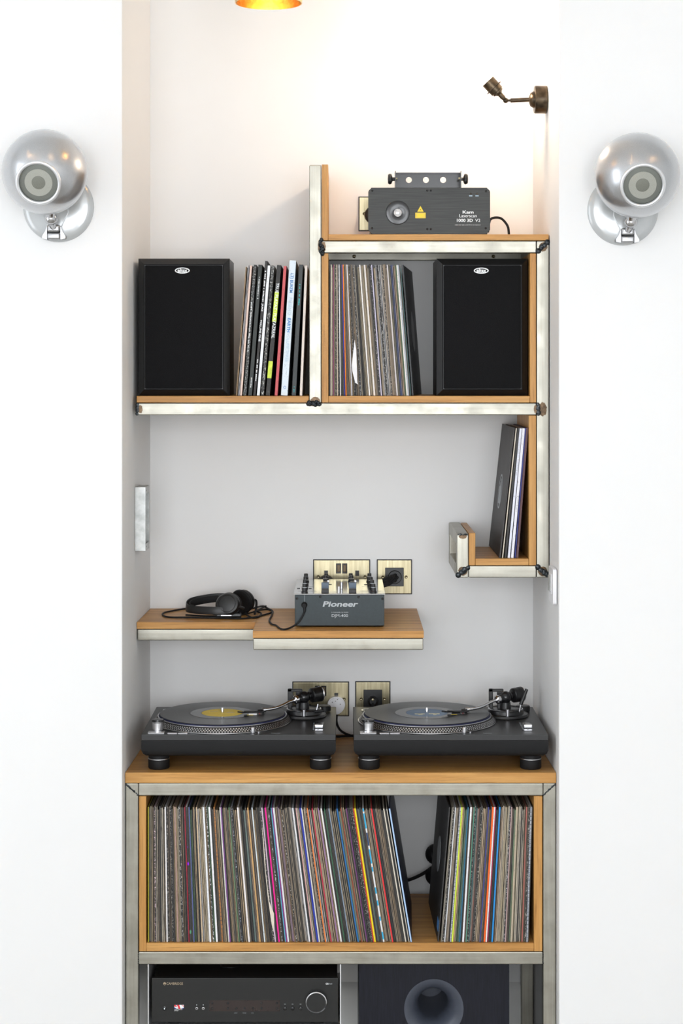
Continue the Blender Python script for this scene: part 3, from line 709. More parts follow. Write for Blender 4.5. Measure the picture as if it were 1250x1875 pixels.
o = sleeve('spine', 0.0034, (0.06, 0.065, 0.07), PX(754.8, YBX) + 0.0012, YBX + 0.006, ZS + 0.0002, math.asin(-18.5 / 238), 'black record sleeve with a round hole, splayed out at the end of the box row', 'records in the open box', yaw=-0.105)
B().lathe([(0.050, 0), (0.050, 0.0005), (0.0, 0.0006)], (0.0017, 0.158, 0.158), (1, 0, 0), 28).build('label_window', 'vinyl', o, local=True)
# torn paper inner sleeves sticking out of two of the records
def flap(px_pts, Y, label, mat, host_label, group, X0=None):
    pts = [(PX(a, Y), PZ(c, Y)) for a, c in px_pts]
    b = B(); b.plate(pts, [], Y - 0.0035, Y - 0.0031)
    cx = sum(p[0] for p in pts) / len(pts); zmin = min(p[1] for p in pts)
    o = b.build('paper_inner_sleeve', mat, at=(cx, Y - 0.0033, zmin))
    tag(o, label, 'record sleeve'); return o
flap([(649, 622), (652, 640), (654, 700), (655.5, 704), (650, 701), (644.5, 678), (644, 668), (647, 640)], YBX, 'torn white paper inner sleeve bulging out between records in the open box', 'paper_white', '', '')
flap([(479.5, 1508), (482, 1530), (487, 1600), (493, 1650), (501.5, 1672), (502, 1690), (500.5, 1706), (497, 1690), (490, 1640), (484, 1580)], YR, 'cream torn paper inner sleeve poking from the long row beside the hot pink spine', 'paper_cream', '', '')

# the leaning dozen beside the left speaker
ZG = ZS + 0.0002
lead = [  # foot px, head px, width px, colour, kind, spine material, height, words
 (432.8, 450.8, 1.8, (0.60, 0.40, 0.22), 'open', None, 0.985, 'thin tan card record sleeve leaning first after the left speaker'),
 (437.0, 455.4, 2.6, (0.80, 0.77, 0.80), 'open', None, 1.0, 'white open-edged record sleeve leaning beside the left speaker'),
 (441.0, 459.6, 3.6, (0.74, 0.56, 0.48), S_, None, 0.995, 'pinkish cream record sleeve leaning beside the left speaker'),
 (447.8, 466.6, 5.6, (0.45, 0.47, 0.46), S_, 'sleeve_specks', 1.0, 'black record sleeve with dense white lettering, leaning by the cream one'),
 (457.6, 476.5, 7.0, (0.022, 0.028, 0.026), S_, None, 1.0, 'thick charcoal record sleeve with tiny white lettering'),
 (465.6, 487.0, 4.6, (0.016, 0.013, 0.013), S_, None, 1.03, 'tall black record sleeve with spaced white lettering, beside the white one'),
 (472.6, 492.6, 5.0, (0.78, 0.80, 0.82), S_, None, 0.995, 'thick white record sleeve between black ones, by the left speaker'),
 (480.0, 499.4, 5.2, (0.55, 0.55, 0.52), S_, 'sleeve_specks', 0.995, 'black and white printed record sleeve right of the thick white one'),
 (490.0, 511.0, 7.6, (0.016, 0.015, 0.014), S_, None, 0.998, 'black record sleeve with white capitals over lime green patches'),
 (505.2, 522.0, 5.2, (0.55, 0.09, 0.10), S_, None, 0.99, 'coral red record sleeve beside the thick pale blue box set'),
 (520.2, 535.5, 12.0, (0.66, 0.74, 0.80), S_, None, 1.032, 'very thick pale blue record box set with blue lettering'),
 (537.6, 551.0, 7.6, (0.035, 0.04, 0.042), S_, None, 1.0, 'scuffed charcoal record sleeve with turquoise lettering'),
 (550.8, 560.6, 4.6, (0.70, 0.62, 0.56), S_, None, 0.992, 'cream-spined record sleeve next to the steel post')]
GL = []
for (fb, hd, w, colr, knd, mat, H, words) in lead:
    s = sc_at(YBX); lean = math.asin((hd - fb) / (SL * s))
    GL.append(sleeve(knd, w / s * math.cos(lean), colr, PX(fb, YBX), YBX, ZG, lean, words, 'records leaning beside the left speaker', mat or 'sleeve_spine', H=H))
VR = Matrix.Rotation(PI / 2, 4, 'X') @ Matrix.Rotation(-PI / 2, 4, 'Z')          # lettering running down a spine
def spine_text(o, s, size, z, mat, bold=0.0, sx=1.0, spacing=1.0): text('lettering', s, size, (0, -0.0004, z), mat, o, local=True, rot=VR, bold=bold, sx=sx, res=2, spacing=spacing)
def dashes(o, z0, z1, w, mat, seed, x=0.0, lo=0.0012, hi=0.003):
    """print too small to read: short marks down the spine"""
    rnd = random.Random(seed); b = B(); z = z1
    while z > z0:
        h = rnd.uniform(lo, hi)
        b.box(x - w / 2 * rnd.uniform(0.5, 1), x + w / 2 * rnd.uniform(0.5, 1), -0.0003, 0.0002, z - h, z); z -= h + rnd.uniform(0.0006, 0.0016) + (0.003 if rnd.random() < 0.15 else 0)
    return b.build('print', mat, o, local=True)
dashes(GL[3], 0.105, 0.225, 0.0028, 'white_print', 2, -0.0006); dashes(GL[4], 0.235, 0.286, 0.0026, 'white_print', 4); dashes(GL[4], 0.022, 0.043, 0.0026, 'white_print', 5)
dashes(GL[5], 0.222, 0.292, 0.0034, 'white_print', 6); dashes(GL[5], 0.035, 0.085, 0.0030, 'white_print', 7, 0, 0.002, 0.004)
spine_text(GL[5], 'JAMZ', 0.0062, 0.206, 'white_print', 0.0001, 1.25); spine_text(GL[5], 'VOLUME ONE', 0.0062, 0.152, 'white_print', 0.0001, 1.3)
B().box(-0.005, 0.005, -0.0003, 0.0002, 0.178, 0.250).build('print', 'lime_print', GL[8], local=True); B().box(-0.005, 0.005, -0.0003, 0.0002, 0.042, 0.083).build('print', 'lime_print', GL[8], local=True)
spine_text(GL[8], 'TRUE PLAYAZ : PLAYAZREAL', 0.0102, 0.205, 'white_print', 0.0001, 1.02)
for s, z, mt, bd in (('LTJ BUKEM', 0.262, 'blue_print', 0.0002), ('PRESENTS', 0.208, 'pale_blue_print', 0), ('EARTH', 0.164, 'blue_print', 0.0003), ('VOLUME THREE', 0.112, 'pale_blue_print', 0)):
    spine_text(GL[10], s, 0.0100, z, mt, bd, 0.95 if s != 'EARTH' else 1.1)
B().plate(circle(0, 0.019, 0.0034), [circle(0, 0.019, 0.0024)], -0.0003, 0.0003).build('emblem', 'blue_print', GL[10], local=True)
dashes(GL[11], 0.215, 0.268, 0.0036, 'teal_print', 8); dashes(GL[11], 0.008, 0.022, 0.003, 'teal_print', 9); dashes(GL[12], 0.18, 0.20, 0.0012, 'grey_print', 10)

# a handful kept in the hooked end
hook = [
 (915.0, 941.2, 2.4, (0.045, 0.042, 0.042), S_, 1.0, 'black record sleeve with a pale round emblem, in the hooked end'),
 (919.8, 945.2, 2.0, (0.66, 0.60, 0.50), S_, 0.995, 'thin cream record sleeve in the hooked end'),
 (925.0, 949.0, 3.8, (0.03, 0.028, 0.027), S_, 0.995, 'dark grey record sleeve before the white pair in the hooked end'),
 (931.2, 953.4, 4.2, (0.74, 0.76, 0.86), S_, 0.992, 'white record sleeve with fine print in the hooked end'),
 (937.4, 958.6, 4.8, (0.80, 0.80, 0.86), S_, 0.992, 'plain white record sleeve in the hooked end, beside the blue one'),
 (942.6, 962.2, 2.0, (0.03, 0.04, 0.22), S_, 0.994, 'thin blue record sleeve in the hooked end'),
 (946.6, 965.2, 4.0, (0.10, 0.045, 0.05), S_, 0.996, 'brown-purple record sleeve leaning on the oak side of the hooked end')]
HK = []
for (fb, hd, w, colr, knd, H, words) in hook:
    s = sc_at(YBX); lean = math.asin((hd - fb) / (SL * s))
    HK.append(sleeve(knd, w / s * math.cos(lean), colr, PX(fb, YBX), YBX, ZH + 0.0002, lean, words, 'records in the hooked end', 'sleeve_spine', H=H))
ex = -2.4 / 764 / 2 - 0.0003
em = B(); em.plate(circle(0.165, 0.150, 0.043, 32, 0.043), [circle(0.165, 0.150, 0.039, 32)], ex - 0.0002, ex + 0.0002, 'yz')
for k in range(3): em.plate([(0.135 + 0.02 * k, 0.120), (0.145 + 0.02 * k, 0.120), (0.165 + 0.012 * k, 0.182 - 0.01 * k), (0.157 + 0.012 * k, 0.182 - 0.01 * k)], [], ex - 0.0002, ex + 0.0002, 'yz')
em.build('emblem', 'grey_print', HK[0], local=True)
dashes(HK[3], 0.20, 0.29, 0.0016, 'grey_print', 11); dashes(HK[4], 0.11, 0.15, 0.0012, 'grey_print', 12)
print('sleeves', n1, n2, n3, n1 + n2 + n3 + 13 + 7 + 3)

# ================================================================ bookshelf speakers
def bookshelf(loc, label, mirror=1):
    W, H, D = 0.2195, 0.330, 0.185
    t = thing('bookshelf_speaker', loc, label, 'speaker', 'black bookshelf speakers')
    h = W / 2; fb = 0.014
    B().box(-h, h, 0.022, D, 0, H, 0, 0.001, 1).build('cabinet', 'speaker_vinyl', t, local=True)
    # bevelled front frame
    b = B(); bm = b.bm
    o1 = [(-h, 0), (h, 0), (h, H), (-h, H)]; o2 = [(-h + fb, fb), (h - fb, fb), (h - fb, H - fb), (-h + fb, H - fb)]; o3 = [(-h + fb + .002, fb + .002), (h - fb - .002, fb + .002), (h - fb - .002, H - fb - .002), (-h + fb + .002, H - fb - .002)]
    lv = [(o1, 0.022), (o1, 0.014), (o2, 0.002), (o3, 0.004)]
    rg = [[bm.verts.new((x, y, z)) for x, z in o] for o, y in lv]
    for a, c in zip(rg, rg[1:]):
        for i in range(4): bm.faces.new((a[i], a[(i + 1) % 4], c[(i + 1) % 4], c[i]))
    bm.faces.new(rg[-1]); bm.faces.new(rg[0][::-1])
    b.build('front_frame', 'black_satin', t, local=True)
    g = B().box(-h + fb + .0025, h - fb - .0025, 0.0, 0.006, fb + .0025, H - fb - .0025, 0, 0.0035, 2)
    gr = g.build('grille', 'grille_cloth', t, local=True)
    bz = 0.3005
    bd = B(); a = -0.07 if mirror > 0 else 0.0
    bd.plate(circle(-0.003, bz, 0.0178, 28, 0.0072), [circle(-0.003, bz, 0.0152, 28, 0.0050)], -0.0022, 0.0002)
    bdo = bd.build('badge', 'white_print', gr, local=True)
    text('lettering', 'eltax', 0.0128, (-0.003, -0.0012, bz), 'white_print', gr, local=True, bold=0.0004, sx=0.92)
    return t
bookshelf((PX(336, 0.13), 0.13, ZS + 0.0003), 'black bookshelf speaker at the left end of the shelf, by the leaning records')
bookshelf((PX(883, 0.135), 0.135, ZS + 0.0003), 'black bookshelf speaker inside the open steel box', -1)

# ================================================================ ball speakers on the front wall
def ball_speaker(bc, basec, d, label):
    bc = Vector(bc); basec = Vector(basec); d = Vector(d).normalized()
    t = thing('ball_speaker', basec, label, 'speaker', 'silver ball speakers on the wall')
    R = 0.0955; ra = 0.0462; h0 = math.sqrt(R * R - ra * ra)
    prof = [(0, -R)]
    th0 = math.asin(ra / R); n = 40
    for k in range(1, n + 1):
        th = PI - (PI - th0) * k / n
        prof.append((R * math.sin(th), R * math.cos(th)))
    prof += [(ra - 0.004, h0 - 0.006), (0.0, h0 - 0.010)]
    B().lathe(prof, bc, d, 64).build('shell', 'silver_lacquer', t)
    rp = [(0.0515 + 0.0 * k, 0) for k in range(0)]
    rr = [(0.0465 + 0.0042 * math.cos(2 * PI * k / 12), h0 + 0.0006 + 0.0042 * math.sin(2 * PI * k / 12)) for k in range(13)]
    B().lathe(rr, bc, d, 56, 0, False, False).build('rim', 'pale_silver', t)
    k = h0 - 0.002
    gr = B().lathe([(0.0432, k - 0.003), (0.0432, k - 0.001), (0.0395, k), (0.0310, k + 0.0006), (0.0310, k - 0.003)], bc, d, 48).build('grille', 'mesh_dark', t)
    B().lathe([(0.0445, k - 0.002), (0.0452, k + 0.0006), (0.0436, k + 0.0014), (0.0425, k - 0.002)], bc, d, 48, 0, False, False).build('gasket', 'black_rubber', t)
    plabel(B().lathe([(0.0308, k - 0.003), (0.0308, k + 0.0009), (0.0150, k + 0.0012), (0.0150, k - 0.003)], bc, d, 40).build('driver_cone', 'mesh_light', gr), 'pale ring of the driver behind the mesh')
    B().lathe([(0.0148, k - 0.003), (0.0148, k + 0.0014), (0.008, k + 0.0022), (0, k + 0.0024)], bc, d, 28).build('dust_cap', 'mesh_mid', gr)
    # wall base: glossy dish, hinge, chrome joint
    rb = 0.0815; yb = WF - 0.0003
    B().lathe([(rb, 0), (rb, 0.004), (rb - 0.004, 0.0085), (rb - 0.014, 0.0118), (rb - 0.035, 0.0135), (0.030, 0.0145), (0, 0.0145)], (basec.x, yb, basec.z), (0, -1, 0), 56).build('base', 'base_gloss_grey', t)
    jx = basec.x + (bc.x - basec.x) * 0.45
    B().plate([(jx - 0.015, basec.z - 0.046), (jx + 0.015, basec.z - 0.046), (jx + 0.030, basec.z - 0.014), (jx + 0.026, basec.z + 0.03), (jx - 0.026, basec.z + 0.03), (jx - 0.030, basec.z - 0.014)], [], yb - 0.024, yb - 0.012).build('back_plate', 'base_gloss_grey', t)
    hz = basec.z - 0.081
    hx = basec.x - (0.007 if basec.x < 0 else -0.007)
    hb = B(); bm = hb.bm
    hb.box(hx - 0.0148, hx + 0.0148, yb - 0.034, yb - 0.003, hz + 0.004, hz + 0.0195, 0, 0.004, 3); hb.box(hx - 0.0146, hx + 0.0146, yb - 0.036, yb - 0.003, hz + 0.0205, hz + 0.038, 0, 0.005, 3)
    hb.build('hinge', 'hinge_silver', t)
    for sgn in (-1, 1):
        a, c = hx + sgn * 0.0153, hx + sgn * 0.026
        B().plate([(a, hz + 0.004), (c, hz + 0.006), (c + sgn * 0.001, hz + 0.011), (a + sgn * 0.004, hz + 0.024), (a, hz + 0.036)], [], yb - 0.030, yb - 0.004).build('hinge_cheek', 'hinge_silver', t)
    j1 = Vector((hx + (bc.x - hx) * 0.55, yb - 0.052, hz + 0.050)); jb = B()
    jb.ball(j1, 0.0150, 28, 0, 14); jb.cyl((hx, yb - 0.028, hz + 0.030), j1, 0.0085, 0.009, 20); jb.cyl(j1, bc + (j1 - bc).normalized() * (R - 0.004), 0.010, 0.0165, 24)
    jb.build('joint', 'joint_chrome', t)
    return t
yb_ = -0.165
ball_speaker(PT(82, 315, yb_), (PX(107.5, WF), WF, PZ(379, WF)), (-0.02, -0.945, -0.39), 'silver ball speaker on the wall left of the alcove')
ball_speaker(PT(1166.5, 321, yb_), (PX(1139.5, WF), WF, PZ(385, WF)), (-0.01, -0.945, -0.365), 'silver ball speaker on the wall right of the alcove')

# ================================================================ laser projector
yl = 0.16; lx0, lx1 = PX(674, yl), PX(897, yl); lz0, lz1 = ZL + 0.0035, PZ(343.5, yl)
las = thing('laser_projector', ((lx0 + lx1) / 2, yl + 0.1, ZL), 'black laser light projector with yellow warning stickers on the top oak shelf', 'projector')
c = 0.010
outl = [(lx0 + c, lz0), (lx1 - c, lz0), (lx1 - 0.002, lz0 + c * .8), (lx1, lz0 + c), (lx1, lz1 - c), (lx1 - .002, lz1 - c * .6), (lx1 - c * .8, lz1 - .001), (lx0 + c * .8, lz1 - .001), (lx0 + .002, lz1 - c * .6), (lx0, lz1 - c), (lx0, lz0 + c), (lx0 + .002, lz0 + c * .8)]
B().plate(outl, [], yl, yl + 0.005).build('front_panel', 'laser_black', las)
B().box(lx0 + 0.006, lx1 - 0.006, yl + 0.005, yl + 0.20, lz0, lz1 + 0.0005, 0, 0.002, 2).build('housing', 'black_satin', las)
lc = PT(728, 389.5, yl)
B().lathe([(0.0285, 0), (0.0290, 0.0022), (0.0270, 0.0030), (0.0105, -0.001 + 0.0015), (0.0100, 0.0012)], lc + Vector((0, 0.0003, 0)), (0, -1, 0), 40).build('lens_ring', 'black_gloss', las)
B().lathe([(0.0098, 0.0006), (0.0095, 0.0022), (0.005, 0.0036), (0, 0.0040)], lc, (0, -1, 0), 28).build('lens', 'lens_glass', las)
for px, py in ((681.5, 349), (782, 348.7), (788.5, 348.7), (889.5, 350), (681, 418), (782, 419.5), (788.5, 419.5), (889, 418)):
    B().lathe([(0.0027, 0), (0.0027, 0.0008), (0.0020, 0.0016), (0.0009, 0.0008), (0, 0.0008)], PT(px, py, yl), (0, -1, 0), 12).build('screw', 'black_gloss', las)
for px in (861.5, 873):
    B().lathe([(0.0020, 0), (0.0020, 0.0012), (0, 0.0022)], PT(px, 354.5, yl), (0, -1, 0), 12).build('indicator', 'dark_bronze', las)
    a = PT(px, 358.6, yl); B().box(a.x - 0.004, a.x + 0.004, yl - 0.0003, yl + 0.0002, a.z - 0.0011, a.z + 0.0011).build('print', 'pale_blue_print', las)
a = PT(769.5, 383, yl); wt = B().plate([(a.x - 0.0078, a.z - 0.0062), (a.x + 0.0078, a.z - 0.0062), (a.x, a.z + 0.0078)], [], yl - 0.0004, yl + 0.0002).build('warning_sticker', 'yellow_print', las)
B().plate(circle(a.x, a.z - 0.0015, 0.0012, 10), [], yl - 0.0007, yl).build('print', 'black_plastic', wt)
a = PT(769.5, 394.5, yl); ws = B().box(a.x - 0.0125, a.x + 0.0125, yl - 0.0004, yl + 0.0002, a.z - 0.0066, a.z + 0.0066).build('warning_sticker', 'yellow_print', las)
B().plate(rrect(a.x - 0.0098, a.x + 0.0098, a.z - 0.0045, a.z + 0.0045), [rrect(a.x - 0.0092, a.x + 0.0092, a.z - 0.0039, a.z + 0.0039)], yl - 0.0006, yl).build('print', 'gold_print', ws)
text('lettering', 'Kam', 0.0100, PT(856.6, 388.6, yl - 0.0003), 'white_print', las, bold=0.0002, sx=1.5)
text('lettering', 'Laserscan', 0.0108, PT(856.5, 395.3, yl - 0.0003), 'white_print', las, sx=1.02)
text('lettering', '1000 3D', 0.0104, PT(850, 403.8, yl - 0.0003), 'white_print', las, bold=0.00022, sx=1.12)
text('lettering', 'V2', 0.0104, PT(874.5, 403.8, yl - 0.0003), 'white_print', las, sx=1.1)
text('lettering', 'visible laser light. avoid direct eye exposure', 0.0029, PT(856, 411.8, yl - 0.0003), 'white_print', las, sx=1.22)
# hanging bracket with its three holes and wing knobs
yk = 0.215; kz0, kz1 = lz1 - 0.02, PZ(317, yk); kx0, kx1 = PX(722, yk), PX(842, yk)
hz_ = PZ(329.5, yk)
b = B().plate(rrect(kx0, kx1, lz1 + 0.0012, kz1), [circle(PX(q_, yk), hz_, 0.0074, 18) for q_ in (748.3, 779.5, 811)], yk, yk + 0.002)
b.box(kx0, kx0 + 0.002, yk - 0.05, yk + 0.002, lz1 + 0.0012, kz1); b.box(kx1 - 0.002, kx1, yk - 0.05, yk + 0.002, lz1 + 0.0012, kz1)
b.box(kx0, kx1, yk - 0.012, yk, kz1 - 0.002, kz1)
br = b.build('bracket', 'black_gloss', las)
for sgn, kx in ((-1, kx0), (1, kx1)):
    B().cyl((kx + sgn * 0.0005, yk - 0.03, hz_), (kx - sgn * 0.006, yk - 0.03, hz_), 0.0026, None, 10).build('bolt', 'brushed_brass', br)
    kb = B().cyl((kx, yk - 0.03, hz_ - 0.001), (kx + sgn * 0.007, yk - 0.03, hz_ - 0.001), 0.0045, None, 14)
    kb.lathe([(0.006, 0.006), (0.0125, 0.0085), (0.0135, 0.0125), (0.011, 0.0165), (0.0, 0.0175)], (kx, yk - 0.03, hz_ - 0.001), (sgn, 0, 0), 9)
    kb.build('knob', 'black_plastic', br)
B().tube([PT(893, 425, yl + 0.17), PT(896, 405, yl + 0.185), PT(903, 399, yl + 0.19), PT(917, 400, yl + 0.20), PT(928, 412, yl + 0.20), PT(931, 424, yl + 0.20), (PX(931, yl + 0.2), yl + 0.2, ZL + 0.004), (PX(926, yl + 0.2), yl + 0.205, ZL + 0.004)], 0.0032, 8).build('power_cable', 'black_rubber', las)

# ================================================================ brass sockets on the alcove's back wall
def socket(name, px0, px1, py0, py1, label, kind):
    x0, x1, z1, z0 = PX(px0, WB), PX(px1, WB), PZ(py0, WB), PZ(py1, WB)
    cx, cz = (x0 + x1) / 2, (z0 + z1) / 2; y = WB
    t = thing(name, (cx, y, z0), label, 'socket')
    B().box(x0, x1, y - 0.0035, y - 0.0002, z0, z1, 0, 0.0008, 1).build('surround', 'black_satin', t)
    e = 0.0022
    B().box(x0 + e, x1 - e, y - 0.0062, y - 0.0034, z0 + e, z1 - e, 0, 0.0014, 2).build('plate', 'brushed_brass', t)
    yf = y - 0.0062
    def screw(x, z): B().lathe([(0.0040, 0), (0.0040, 0.0006), (0.0030, 0.0018), (0.0012, 0.0010), (0, 0.0010)], (x, yf, z), (0, -1, 0), 16).build('screw', 'brushed_brass', t)
    if kind == 'double':
        for dx in (-0.0079, 0.0079):
            r_ = B().box(cx + dx - 0.0066, cx + dx + 0.0066, yf - 0.0010, yf + 0.001, cz + 0.008, cz + 0.0345, 0, 0.0008, 1).build('switch', 'black_gloss', t)
            B().box(cx + dx - 0.0044, cx + dx + 0.0044, yf - 0.0032, yf - 0.0008, cz + 0.0115, cz + 0.031, 0, 0.0012, 2).build('rocker', 'dark_bronze', r_)
        for sgn in (-1, 1):
            bx = cx + sgn * 0.040
            B().box(bx - 0.0050, bx + 0.0050, yf - 0.0005, yf + 0.001, cz + 0.002, cz + 0.0160).build('pin_hole', 'black_plastic', t)
            for q_ in (-0.011, 0.011): B().box(bx + q_ - 0.0045, bx + q_ + 0.0045, yf - 0.0005, yf + 0.001, cz - 0.021, cz - 0.013).build('pin_hole', 'black_plastic', t)
            screw(cx + sgn * 0.0602, cz)
    elif kind == 'single':
        B().box(cx - 0.0240, cx + 0.0240, yf - 0.0015, yf + 0.001, cz - 0.0240, cz + 0.0240, 0, 0.0008, 1).build('insert', 'black_satin', t)
        for sgn in (-1, 1): screw(cx + sgn * 0.0300, cz)
    else:
        screw(cx - 0.0302, cz); screw(cx + 0.0302, cz)
        for (dx, dz) in ((0, 0.009), (-0.011, -0.012), (0.011, -0.012)): B().box(cx + dx - 0.0045, cx + dx + 0.0045, yf - 0.0005, yf + 0.001, cz + dz - 0.004, cz + dz + 0.004).build('pin_hole', 'black_plastic', t)
    return cx, cz, yf
sA = socket('double_socket', 573, 677.5, 1024, 1087, 'brass double wall socket behind the grey mixer', 'double')
sB = socket('outlet_plate', 689.5, 754, 1024, 1088, 'brass outlet plate with black insert, right of the mixer', 'single')
sC = socket('double_socket', 535, 639, 1247.5, 1311, 'brass double wall socket with a white plug, behind the turntables', 'double')
sD = socket('outlet_plate', 650, 714.5, 1247, 1311, 'brass outlet plate with black insert, between the turntables', 'single')
sE = socket('wall_socket', 656, 720, 360, 423.5, 'brass wall socket half hidden behind the laser projector', 'plain')

# plugs and leads
def plug(name, c, r, depth, mat, label, flat=0.75, lead=None, lr=0.003):
    t = thing(name, c, label, 'plug')
    c = Vector(c)
    B().lathe([(r * 0.96, 0), (r, 0.003), (r, depth * 0.6), (r * 0.9, depth * 0.9), (r * 0.7, depth), (0, depth)], c, (0, -1, 0), 26, 0, sx=1.0, sy=1.0).build('body', mat, t)
    if lead: B().tube(lead, lr, 8).build('lead', 'black_rubber' if mat != 'x' else mat, t)
    return t
# upper left: black plug mostly hidden behind the mixer
plug('mains_plug', (sA[0] - 0.040, sA[2] - 0.0006, sA[1] - 0.016), 0.0215, 0.022, 'black_plastic', 'black plug in the double socket, behind the mixer knobs')
# upper right: cluster of leads from the round plug to the mixer
c = Vector((sB[0] + 0.001, sB[2] - 0.0022, sB[1]))
t = thing('lead_connector', c, 'round black connector with a bundle of leads running to the mixer', 'plug')
B().lathe([(0.0175, 0), (0.0175, 0.004), (0.016, 0.0075), (0, 0.0075)], c, (0, -1, 0), 28).build('body', 'black_plastic', t)
for k in range(5):
    a = k * 1.25; d_ = Vector((math.cos(a), 0, math.sin(a))) * 0.006
    e_ = Vector((PX(703, 0.405), 0.405, PZ(1068, 0.405))) + Vector((-0.001 * k, 0, 0.0035 * (k - 2)))
    B().tube([c + d_ + Vector((0, -0.006, 0)), c + d_ * 1.1 + Vector((-0.004, -0.020, -0.001)), c.lerp(e_, 0.55) + Vector((0, -0.012, 0.002 * (k - 2))), e_, e_ + Vector((-0.01, 0.004, -0.006))], 0.0042, 8).build('lead', 'black_rubber', t)
# lower: white plug with black lead hanging behind the left deck
c = Vector((PX(615.5, sC[2]), sC[2] - 0.0006, PZ(1287, sC[2])))
t = thing('mains_plug', c, 'white plug in the double socket behind the turntables', 'plug')
b = B(); n = 30
lo = []
for i in range(n):
    a = 2 * PI * i / n; x = math.cos(a); z = math.sin(a)
    rr = 0.0225 * (1.0 + (0.10 * max(0, -z)) - 0.16 * max(0, -z) * abs(x))
    lo.append((c.x + rr * x, c.z - 0.001 + rr * (1.04 if z < 0 else 0.9) * z))
b.plate(lo, [], c.y - 0.020, c.y); b.plate([(c.x + (x - c.x) * 0.9, c.z + (z - c.z) * 0.9) for x, z in lo], [], c.y - 0.024, c.y - 0.018)
bo = b.build('body', 'white_plastic', t)
for dx, dz in ((-0.010, 0.006), (0.003, 0.013), (-0.002, 0.009), (0.010, 0.001)): B().lathe([(0.0012, 0), (0.0012, 0.0006), (0, 0.0006)], (c.x + dx, c.y - 0.0239, c.z + dz), (0, -1, 0), 8).build('screw', 'dark_bronze', bo)
B().tube([c + Vector((0.002, -0.010, -0.022)), PT(616, 1322, WB - 0.02), PT(622, 1336, WB - 0.03), PT(634, 1344, WB - 0.035), (PX(650, 0.40), 0.40, 0.905), (PX(668, 0.40), 0.405, 0.904)], 0.0030, 8).build('lead', 'black_rubber', t)
tag(B().tube([(PX(600, 0.41), 0.412, 0.9045), (PX(618, 0.41), 0.40, 0.9045), (PX(634, 0.41), 0.408, 0.9045), (PX(660, 0.41), 0.415, 0.9045)], 0.0032, 8).build('cable', 'black_rubber', at=(PX(630, 0.41), 0.41, 0.9013)), 'black cable lying on the desk between the turntables', 'cable')
c = Vector((sD[0], sD[2] - 0.0022, sD[1] - 0.004))
t = thing('lead_connector', c, 'black square connector in the outlet plate between the turntables', 'plug')
B().lathe([(0.013, 0), (0.013, 0.012), (0.008, 0.016), (0.0, 0.016)], c, (0, -1, 0), 20).build('body', 'black_plastic', t)
B().lathe([(0.0032, 0.0155), (0.0032, 0.018), (0, 0.0185)], c + Vector((0, 0, 0.005)), (0, -1, 0), 12).build('cap_screw', 'brushed_brass', t)
B().tube([c + Vector((0, -0.012, -0.004)), c + Vector((0, -0.022, -0.022)), c + Vector((0.003, -0.018, -0.05)), c + Vector((0.006, -0.015, -0.07))], 0.004, 8).build('lead', 'black_rubber', t)
plug('mains_plug', (sE[0] - 0.008, sE[2] - 0.0006, sE[1] - 0.004), 0.022, 0.024, 'black_plastic', 'black plug in the wall socket behind the laser projector')
# ribbed plugs at the back of the record compartment
for py, nm in ((1564, 'upper'), (1603, 'lower')):
    c = PT(797, py, 0.40)
    t = thing('ribbed_plug', c, 'black ribbed round plug behind the short record row, the %s one of the two' % nm, 'plug')
    b = B()
    pr = [(0, -0.026)]
    for k in range(1, 14):
        th = PI - PI / 2 * k / 13; pr.append((0.0255 * math.sin(th) + (0.0007 if k % 2 else -0.0004), 0.026 * math.cos(th)))
    pr += [(0.0255, 0.006), (0.0, 0.006)]
    b.lathe(pr, c, (1, 0, 0.1), 30).build('body', 'black_rubber', t)
    B().lathe([(0.0262, 0.001), (0.0268, 0.003), (0.0262, 0.006)], c, (1, 0, 0.1), 30).build('collar', 'black_satin', t)
    if nm == 'lower': B().tube([PT(783, 1594, 0.40), PT(770, 1602, 0.405), PT(752, 1610, 0.41), PT(738, 1613, 0.415), PT(720, 1616, 0.42)], 0.0042, 8).build('lead', 'black_rubber', t)

